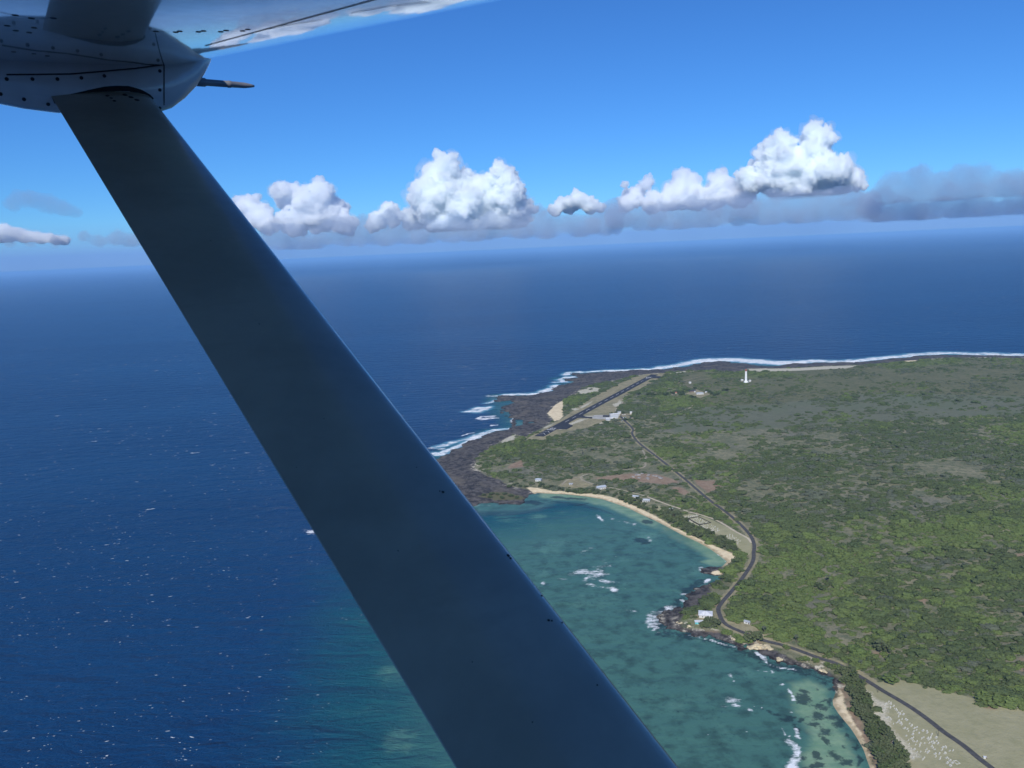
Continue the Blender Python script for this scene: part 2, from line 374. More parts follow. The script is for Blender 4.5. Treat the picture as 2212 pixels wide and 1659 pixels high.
    h = q.math('ADD', q.math('MULTIPLY', n2, 1.2), q.math('MULTIPLY', n3, .5))
    q.l(q.bump(h, .6, 1.1), b.inputs['Normal'])
    return M

def sea_material():
    M, t, b = new_mat('sea_water'); q = NB(t)
    P = q.pos()
    sh = q.attr('shallow'); lag = q.attr('lagoon'); reef = q.attr('reef'); fo = q.attr('foam'); aer = q.attr('aerated')
    n1 = q.noise(P, .012, 4, .6); n2 = q.noise(P, .05, 5, .65); n3 = q.noise(P, .22, 4, .65); n4 = q.noise(q.pos((.35, 1, 1), .05), .0016, 3, .5)
    deep = q.mix(q.step(n4, .3, .7), (.0030, .033, .100), (.0050, .045, .124))
    s = q.math('ADD', sh, q.math('MULTIPLY', q.math('SUBTRACT', n1, .5), .35))
    c = q.mix(q.step(s, .05, .55), deep, (.0095, .078, .100))
    c = q.mix(q.step(s, .45, .95), c, (.062, .158, .128))
    patch = q.math('MULTIPLY', q.step(s, .72, .98), q.step(n2, .42, .66))
    c = q.mix(q.math('MULTIPLY', patch, .8), c, (.034, .078, .068))
    patch2 = q.math('MULTIPLY', q.step(s, .4, .8), q.step(n1, .55, .72))
    c = q.mix(q.math('MULTIPLY', patch2, .85), c, (.105, .235, .180))
    spk = q.math('MULTIPLY', q.step(s, .75, 1.0), q.math('MULTIPLY', q.step(n3, .55, .68), q.step(n1, .46, .6)))
    c = q.mix(q.math('MULTIPLY', spk, .6), c, (.018, .055, .058))
    lg = q.math('ADD', lag, q.math('MULTIPLY', q.math('SUBTRACT', n2, .5), .5))
    lc = q.mix(q.step(n2, .35, .65), (.150, .265, .165), (.215, .325, .205))
    c = q.mix(q.step(lg, .2, .75), c, lc)
    rf = q.math('ADD', reef, q.math('ADD', q.math('MULTIPLY', q.math('SUBTRACT', n3, .5), 1.5), q.math('MULTIPLY', q.math('SUBTRACT', n2, .5), 1.7)))
    c = q.mix(q.math('MULTIPLY', q.step(rf, .26, .74), .82), c, (.022, .040, .040))
    c = q.mix(q.math('MULTIPLY', q.step(q.math('ADD', aer, q.math('MULTIPLY', q.math('SUBTRACT', n2, .5), .7)), .3, .9), .75), c, (.10, .30, .40))
    fn = q.noise(q.pos((.45, 1, 1), .1), .17, 6, .75, .8); fn2 = q.noise(P, .035, 4, .6)
    fm = q.math('ADD', fo, q.math('ADD', q.math('MULTIPLY', q.math('SUBTRACT', fn, .5), 2.6), q.math('MULTIPLY', q.math('SUBTRACT', fn2, .5), 1.9)))
    fmask = q.math('MULTIPLY', q.step(fm, .42, 1.15), q.step(fo, .02, .35))
    c = q.mix(fmask, c, (.80, .82, .82))
    q.l(c, b.inputs['Base Color'])
    b.inputs['IOR'].default_value = 1.33
    q.l(q.math('ADD', q.math('MULTIPLY', fmask, .5), .34), b.inputs['Roughness'])
    b.inputs['Specular IOR Level'].default_value = .22
    w1 = q.noise(q.pos((.30, 1, 1), R(6)), .030, 3, .5, .5); w2 = q.noise(q.pos((.42, 1, 1), R(-10)), .10, 4, .6, .4); w3 = q.noise(q.pos((.6, 1, 1), R(12)), .38, 3, .6)
    h = q.math('ADD', q.math('MULTIPLY', w1, 15.0), q.math('ADD', q.math('MULTIPLY', w2, 6.5), q.math('MULTIPLY', w3, 1.5)))
    h = q.math('MULTIPLY', h, q.step(q.math('ADD', sh, q.math('MULTIPLY', lag, 1.0)), .4, .9, 1.0, .13))
    q.l(q.bump(h, .85, 1.0), b.inputs['Normal'])
    return M

# ------------------------------------------------------------------ mesh helpers
def link(name, me, mat, parent=None, smooth_=False):
    o = bpy.data.objects.new(name, me); COL.objects.link(o)
    if mat is not None and len(me.materials) == 0: me.materials.append(mat)
    if smooth_ and len(me.polygons): me.polygons.foreach_set('use_smooth', [True]*len(me.polygons))
    if parent is not None: o.parent = parent
    return o
def tag(o, label=None, cat=None, group=None, kind=None):
    if label: o['label'] = label
    if cat: o['category'] = cat
    if group: o['group'] = group
    if kind: o['kind'] = kind
    return o
def empty(name, loc, rz=0.0):
    o = bpy.data.objects.new(name, None); COL.objects.link(o); o.location = loc; o.rotation_euler = (0, 0, rz); o.empty_display_size = .5; return o
def copy_tree(o, parent=None):
    c = o.copy(); COL.objects.link(c)
    if parent is not None: c.parent = parent
    for ch in list(o.children): copy_tree(ch, c)
    return c
def grid_mesh(name, X, Y, Z, keep, attrs):
    ny, nx = X.shape
    idx = np.arange(nx*ny).reshape(ny, nx)
    f = np.stack([idx[:-1, :-1], idx[:-1, 1:], idx[1:, 1:], idx[1:, :-1]], -1).reshape(-1, 4)
    if keep is not None:
        k = keep.ravel(); f = f[k[f].any(1)]
    used = np.zeros(nx*ny, bool); used[f.ravel()] = True
    mp = np.cumsum(used) - 1
    co = np.stack([X.ravel(), Y.ravel(), Z.ravel()], 1)[used]
    f = mp[f]
    me = bpy.data.meshes.new(name)
    me.vertices.add(len(co)); me.vertices.foreach_set('co', co.ravel())
    me.loops.add(f.size); me.loops.foreach_set('vertex_index', f.ravel())
    me.polygons.add(len(f)); me.polygons.foreach_set('loop_start', np.arange(0, f.size, 4)); 
    me.polygons.foreach_set('use_smooth', np.ones(len(f), bool))
    me.update(calc_edges=True)
    for a, v in attrs.items():
        at = me.attributes.new(a, 'FLOAT', 'POINT'); at.data.foreach_set('value', v.ravel()[used].astype(np.float32))
    return me
def axis(parts):
    """parts: list of (start, end, step0, step1)"""
    out = []
    for a, b, s0, s1 in parts:
        x = a
        while x < b - 1e-6:
            out.append(x); x += s0 + (s1-s0)*(x-a)/(b-a)
    out.append(parts[-1][1]); return np.array(out)

# ------------------------------------------------------------------ sea
xs = axis([(-350000, -110000, 60000, 20000), (-110000, -8000, 12000, 4000), (-8000, -900, 1500, 60), (-900, -180, 25, 8), (-180, 420, 2.6, 2.6), (420, 2000, 6, 14), (2000, 8000, 60, 1500), (8000, 110000, 4000, 12000), (110000, 350000, 20000, 60000)])
ys = axis([(-110000, -6000, 12000, 3000), (-6000, 560, 1500, 30), (560, 1150, 2.6, 2.6), (1150, 2000, 4, 7), (2000, 3200, 8, 12), (3200, 9000, 30, 1500), (9000, 120000, 4000, 12000), (120000, 350000, 20000, 60000)])
X, Y = np.meshgrid(xs, ys)
near = (X > -1500) & (X < 2600) & (Y > 300) & (Y < 3600)
def field(fn, default=0.0):
    out = np.full(X.shape, default); out[near] = fn(X[near], Y[near]); return out
csd = field(coast_sd, -3000.0)
bay = GL([(1158, 1066), (1024, 1092), (900, 1112), (790, 1170), (700, 1260), (640, 1380), (600, 1500), (570, 1659), (540, 1900), (560, 2300), (2600, 2300), (2300, 1900), (1700, 1300), (1400, 1080)], 0)
baysd = field(lambda x, y: np.where(inside(x, y, bay), 1, -1)*seg_dist(x, y, bay[:10], False), -3000.0)
shallow = np.clip(np.maximum(smooth(-130, 320, baysd), .62*smooth(-75, 0, csd)) , 0, 1)
shallow = np.maximum(shallow, np.where(baysd > -40, smooth(-110, -10, csd), 0))
lagp = GL(CS([(360, 480), (640, 420), (940, 560), (1000, 850), (1120, 1100), (1400, 1659), (1500, 2100), (560, 2100), (500, 1500), (640, 1200), (420, 900), (380, 700)]), 0)
lagoon = field(lambda x, y: smooth(-14, 22, sdf(x, y, lagp)))
beachline = GL(C4([(1790, 770), (1720, 735), (1650, 685), (1560, 635), (1440, 580), (1330, 520), (1150, 430), (960, 350), (750, 300), (480, 280)]), 0)
lagoon = np.maximum(lagoon, field(lambda x, y: .85*(1-smooth(4, 34, seg_dist(x, y, beachline, False)))*(.5+.5*smooth(-.5, .5, fbm(x/60, y/60, 5)))))
cove = GL(C4([(1600, 760), (1730, 720), (1770, 760), (1690, 790)]), 0)
lagoon = np.maximum(lagoon, field(lambda x, y: smooth(-14, 10, sdf(x, y, cove))))
def ellipses(fn, lst, x, y, z=0.0, soft=.5):
    """lst: (X, Y, rx, ry, tilt deg) read on a print; field 1 at the centre, 0 at the rim + soft"""
    out = np.zeros(x.shape)
    for e in lst:
        cx, cyy, rx, ry = e[:4]; a = R(e[4]) if len(e) > 4 else 0; kk = e[5] if len(e) > 5 else 1.0
        pts = [(cx, cyy), (cx+rx*math.cos(a), cyy+rx*math.sin(a)), (cx-ry*math.sin(a), cyy+ry*math.cos(a))]
        c0, c1, c2 = GL(fn(pts), z)
        A = np.array([c1-c0, c2-c0]).T; Ai = np.linalg.inv(A)
        dx, dy = x-c0[0], y-c0[1]
        u = Ai[0, 0]*dx + Ai[0, 1]*dy; v = Ai[1, 0]*dx + Ai[1, 1]*dy
        r = np.sqrt(u*u+v*v)
        out = np.maximum(out, kk*np.clip((1+soft-r)/(soft*2), 0, 1))
    return out
reefs = [(530, 710, 120, 60, 15), (490, 590, 75, 40, 10), (780, 715, 75, 22, 0), (740, 790, 120, 38, 15), (930, 740, 65, 65, 0), (700, 920, 80, 60, 20), (560, 990, 60, 45, 40), (330, 970, 130, 28, 0),
    (900, 930, 95, 45, 0), (1040, 1040, 85, 70, 30), (760, 1050, 90, 32, 0), (940, 1170, 80, 45, 40), (920, 1310, 110, 36, 58), (560, 1240, 50, 25, 0), (800, 1505, 75, 22, 10), (1030, 1500, 62, 50, 20),
    (1140, 1570, 62, 50, 10), (720, 1630, 190, 40, 0), (1150, 1390, 45, 25, 20), (560, 1490, 45, 28, 0), (470, 1100, 90, 40, 50), (980, 560, 50, 80, 70), (700, 560, 30, 18), (1270, 1380, 35, 70, 0), (1290, 1550, 35, 70, 0), (960, 450, 60, 25, 40),
    (1200, 1220, 20, 60, -30), (60, 870, 90, 25, 5), (160, 910, 40, 20)]
wx = lambda x, y, a, sc, k: x + a*fbm(x/sc, y/sc, k, 4)
reef = field(lambda x, y: ellipses(CS, reefs, wx(x, y, 11, 17, 61), wx(y, x, 11, 17, 67), soft=.75)*.95)
reef = np.maximum(reef, field(lambda x, y: ellipses(C4, [(1150, 605, 60, 18, 5), (1185, 620, 35, 14), (1200, 470, 45, 14, 5), (640, 300, 160, 9, 3, .8), (720, 345, 60, 6, -12, .8), (350, 330, 90, 14, 5), (1220, 440, 50, 8, 25), (540, 290, 60, 8, 0, .8)], x, y)))
rockedge = GL(C5([(1520, 960), (1420, 900), (1150, 870), (1000, 790), (800, 705), (600, 645), (400, 605), (220, 590), (180, 520)]) + C4([(1290, 1130), (1430, 1060), (1500, 980), (1600, 900)]), 0)
reef = np.maximum(reef, field(lambda x, y: .62*(1-smooth(3, 16, seg_dist(x, y, rockedge, False)))))
# surf
surf = [  # (polyline, half width in metres, strength)
    (C3([(2212, 66), (2100, 64), (1980, 58), (1800, 56), (1640, 65), (1530, 77), (1400, 88)]), 34, .95),
    (C3([(1400, 84), (1300, 98), (1180, 100), (1080, 98), (1000, 104)]), 34, 1.0),
    (C3([(1000, 105), (900, 112), (800, 103), (700, 92), (600, 88), (500, 97)]), 44, 1.15), (C3([(780, 95), (880, 105), (960, 104)]), 38, 1.1),
    (C3([(500, 98), (420, 108), (380, 122), (310, 130), (250, 138), (150, 144), (0, 148)]), 32, 1.05),
    (C2([(1550, 262), (1400, 266), (1290, 274), (1180, 283), (1090, 284), (1080, 300)]), 17, 1.0), (C2([(1150, 315), (1060, 318), (1010, 328), (1080, 345), (1000, 352)]), 14, 1.0),
    (C2([(1000, 370), (970, 392), (900, 420), (800, 430), (680, 434)]), 17, 1.1), (C2([(620, 438), (560, 442)]), 9, 1.0), (C2([(650, 458), (580, 470), (520, 492)]), 12, .95),
    (C2([(560, 525), (500, 525), (440, 540), (500, 550), (560, 530)]), 18, 1.05), (C2([(600, 580), (520, 578), (480, 590), (590, 590)]), 10, 1.0), (C2([(690, 580), (718, 610), (720, 640), (690, 662), (620, 668)]), 7, 1.05),
    (C2([(660, 662), (580, 675), (500, 712), (400, 748), (320, 785), (240, 830), (180, 830)]), 13, 1.0), (C2([(560, 690), (460, 715), (380, 735), (280, 750), (210, 780)]), 13, .85), (C2([(470, 685), (375, 707)]), 5, 1.1), (C2([(600, 632), (550, 637)]), 7, 1.1), (C2([(160, 790), (230, 795)]), 9, .95),
    (C5([(300, 385), (240, 420), (160, 430), (140, 480), (150, 520), (170, 560), (240, 570)]), 8, .72), (C5([(180, 440), (190, 500), (170, 545)]), 6, .6),
    (C5([(540, 80), (550, 120)]), 5, .9), (C5([(600, 170), (560, 195)]), 3, .9), (C5([(490, 245), (460, 275), (355, 285)]), 3, .85), (C5([(360, 330), (400, 350)]), 3.5, .85), (C5([(430, 290), (480, 265)]), 3, .8),
    (C5([(430, 605), (600, 640), (700, 675), (850, 712), (960, 735), (1010, 790), (1050, 830), (1150, 858), (1400, 890), (1530, 940)]), 1.8, .72), (C5([(965, 740), (1000, 765), (1030, 790)]), 3.5, .95),
    (C4([(1600, 640), (1680, 685), (1740, 735), (1775, 765)]), 1.3, .85), (C2([(455, 1172), (600, 1170)]), 3, .6),
    (CS([(360, 560), (400, 640), (430, 720)]), 2.2, .85), (CS([(500, 770), (620, 810), (800, 835), (980, 855)]), 1.2, .7), (CS([(400, 870), (410, 900)]), 2, .8),
    (CS([(460, 1110), (480, 1160)]), 2.5, .85), (CS([(480, 1210), (500, 1240)]), 3, .7), (CS([(370, 1300), (430, 1350), (470, 1420), (480, 1500), (430, 1590), (400, 1640)]), 5.5, .9), (CS([(270, 1080), (300, 1180), (350, 1210)]), 1.5, .7), (CS([(1110, 930), (1150, 1010)]), 1.0, .5)]
breakers_4 = [(700, 830, 70, 22, -8), (830, 830, 110, 40, -25, .75), (870, 850, 70, 22, 10, .7), (745, 886, 20, 14, -30, 1.1), (920, 905, 55, 16, 5), (860, 945, 90, 11, 8, .75), (955, 965, 28, 18, 20, 1.1), (862, 445, 34, 11, 48, 1.1), (1035, 470, 50, 9, 12, .75), (1085, 488, 18, 12, 0),
    (1195, 585, 12, 8), (1205, 610, 18, 8), (760, 680, 60, 12, -18, .6), (1105, 1115, 40, 9, 15, .7), (435, 917, 20, 14, -20), (1296, 650, 8, 4, 20), (1208, 1232, 12, 12, 40), (575, 885, 40, 6, 0, .5), (945, 440, 20, 8, 0, .5)]
breakers_5 = [(740, 920, 20, 9, 55, 1.1), (765, 965, 12, 9, 30), (985, 857, 9, 11), (1040, 890, 55, 9, 3, .8), (1095, 892, 18, 10, 30), (1180, 995, 22, 6, 5), (775, 1110, 60, 34, 0, .95), (800, 1150, 50, 18, 20), (690, 1175, 50, 24, -20, .7), (920, 1195, 30, 11, 25), (1010, 1180, 10, 8), (110, 540, 12, 12, 40), (0, 415, 40, 10, 10, .6)]
breakers_f = [(668, 1150, 12, 5, 10), (690, 1147, 10, 3, 0)]
foam = np.zeros(X.shape)
xn, yn = X[near], Y[near]
_a = np.clip((yn-700)/1500, .12, 1)
xn, yn = xn + _a*26*fbm(xn/70, yn/70, 71, 4), yn + _a*32*fbm(xn/80, yn/80, 73, 4)
fv = np.zeros(xn.shape); av = np.zeros(xn.shape)
for pl, hw, st in surf:
    L = GL(pl, 0)
    x0, y0 = L.min(0)-hw*5; x1, y1 = L.max(0)+hw*5
    k = (xn > x0) & (xn < x1) & (yn > y0) & (yn < y1)
    d = seg_dist(xn[k], yn[k], L, False)
    fv[k] = np.maximum(fv[k], st*(1-smooth(hw*.35, hw*1.5, d)))
    if hw > 10: av[k] = np.maximum(av[k], .9*(1-smooth(hw*.6, hw*2.6, d)))
for fn, lst in ((C4, breakers_4), (C5, breakers_5), (lambda p: p, breakers_f)):
    fv = np.maximum(fv, ellipses(fn, lst, xn, yn, soft=.85)*.95)
foam[near] = fv; aer = np.zeros(X.shape); aer[near] = av
sea_me = grid_mesh('sea', X, Y, np.zeros(X.shape), None, dict(shallow=shallow, lagoon=lagoon, reef=reef, foam=foam, aerated=aer))
tag(link('sea', sea_me, sea_material()), 'deep blue windswept sea with turquoise bay and white surf', 'sea', kind='structure')
del X, Y, csd, baysd, shallow, lagoon, reef, foam, aer

# whitecaps
def whitecaps():
    V = []; F = []
    def cap(x, y, L, Wd):
        b0 = len(V); n = 6; ang = rng.normal(R(4), .25)
        ca, sa = math.cos(ang), math.sin(ang); top = []; bot = []
        for i in range(n+1):
            t = i/n*2-1; w = Wd*(1-t*t)*(.5+rng.random()); off = rng.normal(0, Wd*.25)
            for yy, lst in ((off+w*.5, top), (off-w*.5, bot)):
                lst.append((x+ca*t*L/2-sa*yy, y+sa*t*L/2+ca*yy))
        for a, b_ in zip(top, bot):
            V.append((*a, .28)); V.append((*b_, .16))
        for i in range(n):
            F.append((b0+2*i, b0+2*i+1, b0+2*i+3, b0+2*i+2))
    n = 16000
    P = np.array([G(a, b, 0) for a, b in zip(rng.uniform(-60, 2270, n), rng.uniform(556, 1680, n))])
    x, y = P[:, 0], P[:, 1]; dist = np.hypot(x, y)
    bs = sdf(x, y, bay); cl = .5+fbm(x/350., y/350., 77, 2); u = rng.random((3, n))
    ok = (y < 14000) & (y > 200) & (coast_sd(x, y) < -45) & ~((bs > 60) & (u[0] < .985)) & ~((bs > 10) & (u[1] < .6)) & (u[2] < (.10+.75*cl)*np.clip(.30+dist/3500, 0, .9))
    for x_, y_, d_ in zip(x[ok][:3600], y[ok][:3600], dist[ok][:3600]):
        s = rng.lognormal(-1.25, .6)*(1+d_/1500+max(0, d_-1800)/900)
        cap(x_, y_, min(3.0*s, 20), min(.55*s, 7.0))
        if rng.random() < .25:
            for _ in range(rng.integers(1, 3)): cap(x_+rng.normal(0, 9), y_+rng.normal(0, 5), 1.5*s, .45*s)
    me = bpy.data.meshes.new('whitecaps'); me.from_pydata(V, [], F); me.update()
    tag(link('whitecaps', me, plain('foam', (.50, .54, .57), .9, .06, .4)), 'small white foam crests scattered over the open sea', 'foam', kind='stuff')
whitecaps()

# ------------------------------------------------------------------ land
lx = axis([(-420, -160, 6, 3.2), (-160, 420, 3.2, 3.2), (420, 2400, 4.5, 14)])
ly = axis([(420, 620, 12, 3.2), (620, 1250, 3.2, 3.2), (1250, 3300, 3.6, 9)])
X, Y = np.meshgrid(lx, ly)
csd = coast_sd(X, Y); lavf = sdf_max(X, Y, LAVA); sanf = sdf_max(X, Y, SAND)
Z = ground_z(X, Y, csd, lavf, sanf)
A = dict(lava=lavf, sand=sanf, pale=sdf_max(X, Y, PALE), dry=sdf_max(X, Y, DRY), lawn=sdf_max(X, Y, LAWN), soil=sdf_max(X, Y, SOIL), green=sdf_max(X, Y, GREEN),
         olive=sdf_max(X, Y, OLIVE), gray=sdf_max(X, Y, GRAY), vegrock=sdf_max(X, Y, [VEGROCK]))
verge = 6.5 - seg_dist(X, Y, road, False)
A['dry'] = np.maximum(A['dry'], verge)
land_me = grid_mesh('land', X, Y, Z, csd > -30, A)
tag(link('land', land_me, land_material()), 'low green peninsula with scrub, lava shore and beaches', 'land', kind='structure')
del X, Y, Z, A
def gz(p):
    return float(ground_z(np.array([p[0]]), np.array([p[1]]))[0])

# ------------------------------------------------------------------ roads, tracks, runway
def ribbon(name, pts, w, mat, lift=.22, label=None, cat=None, edge=0.0):
    pts = np.asarray(pts); T = np.gradient(pts, axis=0); T /= np.linalg.norm(T, axis=1)[:, None]; Nn = np.stack([-T[:, 1], T[:, 0]], 1)
    cols = [-1, -.5, 0, .5, 1]; V = []
    wob = 1 + edge*fbm(pts[:, 0]/9, pts[:, 1]/9, 5, 2)
    for c in cols:
        q = pts + Nn*(c*w/2*wob)[:, None]
        V.append(q)
    zz = [ground_z(q[:, 0], q[:, 1])+lift for q in V]
    zz = [np.maximum(z_, np.mean(zz, 0)-.1) for z_ in zz]
    n = len(pts); verts = []; F = []
    for j, q in enumerate(V):
        verts += [(a, b, c) for (a, b), c in zip(q, zz[j])]
    for j in range(len(cols)-1):
        for i in range(n-1):
            F.append((j*n+i, (j+1)*n+i, (j+1)*n+i+1, j*n+i+1)[::-1])
    me = bpy.data.meshes.new(name); me.from_pydata(verts, [], F); me.update()
    return tag(link(name, me, mat), label, cat, kind='structure')
asphalt = plain('asphalt', (.078, .076, .073), .92, .18, .25)
asphalt_dark = plain('asphalt_runway', (.036, .036, .041), .92, .2, .12)
ribbon('road', road, 5.4, asphalt, .24, 'winding asphalt road along the coast', 'road')
ribbon('road', loop, 5.0, asphalt, .20, 'asphalt turning loop beside the airfield terminal', 'road')
TM = dict(sandtrack=plain('sand_track', (.52, .45, .32), .95, .15, .3), gravel=plain('gravel_track', (.33, .29, .21), .95, .2, .3), dirt=plain('dirt_track', (.30, .23, .16), .95, .2, .3))
for pts, w, mt in TRACKS:
    ribbon('track', pts, w, TM[mt], .16, {'sandtrack': 'pale sand track through the scrub', 'gravel': 'grey gravel track through the scrub', 'dirt': 'brown dirt track near the lighthouse'}[mt], 'track', .25)
def RP(u, v):          # runway frame: u metres along, v metres to the left
    return rw0 + rw_dir*u + rw_n*v
def sheet(name, pts, mat, z, label=None, cat=None, parent=None):
    V = [(p[0], p[1], z) for p in pts]
    me = bpy.data.meshes.new(name); me.from_pydata(V, [], [tuple(range(len(V)))]); me.update()
    if me.polygons[0].normal.z < 0: me.flip_normals()
    o = link(name, me, mat, parent)
    if label: tag(o, label, cat, kind='structure')
    return o
RZ = max(gz(RP(u, v)) for u in np.linspace(-20, rw_len, 40) for v in (-14, 0, 14)) + .25
taxi_px = CT([(130, 300), (230, 290), (330, 297), (400, 300), (500, 280), (520, 295), (450, 320), (330, 315), (200, 312), (100, 315)])
# runway strip with hammerheads as one slab
def slab(name, pts, mat, ztop, zbot, label, cat, parent=None, kind='structure'):
    bm = bmesh.new(); vs = [bm.verts.new((p[0], p[1], ztop)) for p in pts]; f = bm.faces.new(vs)
    if f.normal.z < 0: bm.normal_update(); 
    r = bmesh.ops.extrude_face_region(bm, geom=[f]); 
    for g in r['geom']:
        if isinstance(g, bmesh.types.BMVert): g.co.z = zbot
    bmesh.ops.recalc_face_normals(bm, faces=bm.faces)
    me = bpy.data.meshes.new(name); bm.to_mesh(me); bm.free(); o = link(name, me, mat, parent)
    if label: tag(o, label, cat, kind=kind)
    return o
h = RWW/2
runway = slab('runway', [RP(-8, h), RP(-8, -h), RP(72, -h), RP(78, -h-24), RP(118, -h-24), RP(135, -h-4), RP(150, -h), RP(rw_len-60, -h), RP(rw_len-52, -h-26), RP(rw_len-22, -h-26), RP(rw_len-16, -h), RP(rw_len+14, -h), RP(rw_len+14, h)],
    asphalt_dark, RZ, RZ-2.2, 'dark asphalt runway with white markings', 'runway')
taxi = GL(CR([(860, 600), (930, 590), (960, 607), (1010, 614), (1050, 612), (1050, 632), (960, 628), (900, 622), (840, 630), (800, 640)]))
slab('taxiway', taxi, asphalt_dark, RZ-.10, RZ-2.4, 'short taxiway from runway to apron', 'taxiway')
apron = slab('apron', GL(CR([(1050, 612), (1070, 592), (1180, 588), (1270, 590), (1262, 640), (1150, 642), (1050, 632)])), plain('concrete', (.40, .39, .35), .9, .15, .1), RZ-.14, RZ-2.4, 'pale concrete apron beside terminal', 'apron')
sheet('apron_patch', GL(CR([(1183, 592), (1266, 592), (1258, 617), (1178, 614)])), asphalt_dark, RZ-.08, None, None, apron)
paint = plain('white_paint', (.72, .72, .70), .8, .2, .3)
def mark(u0, u1, v0, v1, name='marking'):
    sheet(name, [RP(u0, v0), RP(u1, v0), RP(u1, v1), RP(u0, v1)], paint, RZ+.05, None, None, runway)
for u in np.arange(150, rw_len-70, 48): mark(u, u+26, -.55, .55)
mark(58, 61.5, -h+1, h-1); mark(rw_len-46, rw_len-43, -h+1, h-1)
for u in (6, 30):                      # chevrons on the overrun
    for s in (-1, 1):
        a = RP(u+14, 0); b = RP(u, s*(h-2)); d = np.array([0, 0]); a2 = RP(u+15.6, 0); b2 = RP(u+1.6, s*(h-2))
        sheet('chevron', [a, b, b2, a2], paint, RZ+.05, None, None, runway)
def digit(n, u, v, uw=13.0, vw=6.0):       # painted numeral, seven strokes
    on = {'0': 'abcdef', '5': 'afgcd', '2': 'abged', '3': 'abgcd'}[n]; t = 1.7
    S = dict(a=(uw-t, uw, 0, vw), d=(0, t, 0, vw), g=(uw/2-t/2, uw/2+t/2, 0, vw), f=(uw/2, uw, vw-t, vw), b=(uw/2, uw, 0, t), e=(0, uw/2, vw-t, vw), c=(0, uw/2, 0, t))
    for k in on:
        u0, u1, v0, v1 = S[k]; mark(u+u0, u+u1, v+v0, v+v1, 'numeral')
digit('0', 68, 1.2); digit('5', 68, -7.2)
def digit_r(n, u, v):
    on = {'2': 'abged', '3': 'abgcd'}[n]; uw, vw, t = 13.0, 6.0, 1.7
    S = dict(a=(uw-t, uw, 0, vw), d=(0, t, 0, vw), g=(uw/2-t/2, uw/2+t/2, 0, vw), f=(uw/2, uw, vw-t, vw), b=(uw/2, uw, 0, t), e=(0, uw/2, vw-t, vw), c=(0, uw/2, 0, t))
    for k in on:
        u0, u1, v0, v1 = S[k]; mark(u-u1, u-u0, v-v1, v-v0, 'numeral')
digit_r('2', rw_len-50, -1.2); digit_r('3', rw_len-50, 7.2)

# ------------------------------------------------------------------ buildings
def bm_obj(name, bm, mat, parent=None, smooth_=False):
    bmesh.ops.recalc_face_normals(bm, faces=bm.faces)
    me = bpy.data.meshes.new(name); bm.to_mesh(me); bm.free()
    return link(name, me, mat, parent, smooth_)
def add_box(bm, x0, x1, y0, y1, z0, z1):
    v = [bm.verts.new(p) for p in ((x0, y0, z0), (x1, y0, z0), (x1, y1, z0), (x0, y1, z0), (x0, y0, z1), (x1, y0, z1), (x1, y1, z1), (x0, y1, z1))]
    for f in ((0, 3, 2, 1), (4, 5, 6, 7), (0, 1, 5, 4), (1, 2, 6, 5), (2, 3, 7, 6), (3, 0, 4, 7)): bm.faces.new([v[i] for i in f])
def add_poly(bm, pts): return bm.faces.new([bm.verts.new(p) for p in pts])
WALLS = dict(white=(.60, .59, .55), grey=(.42, .42, .40), cream=(.62, .57, .45), pale=(.66, .67, .64), aqua=(.16, .52, .55), brown=(.22, .17, .13))
ROOFS = dict(white=(.66, .67, .67), grey=(.36, .38, .40), bluegrey=(.42, .46, .50), dark=(.06, .06, .065), red=(.42, .10, .06), pale=(.50, .52, .53))
glass_m = plain('window_glass', (.03, .04, .05), .15, .1, 2, .6)
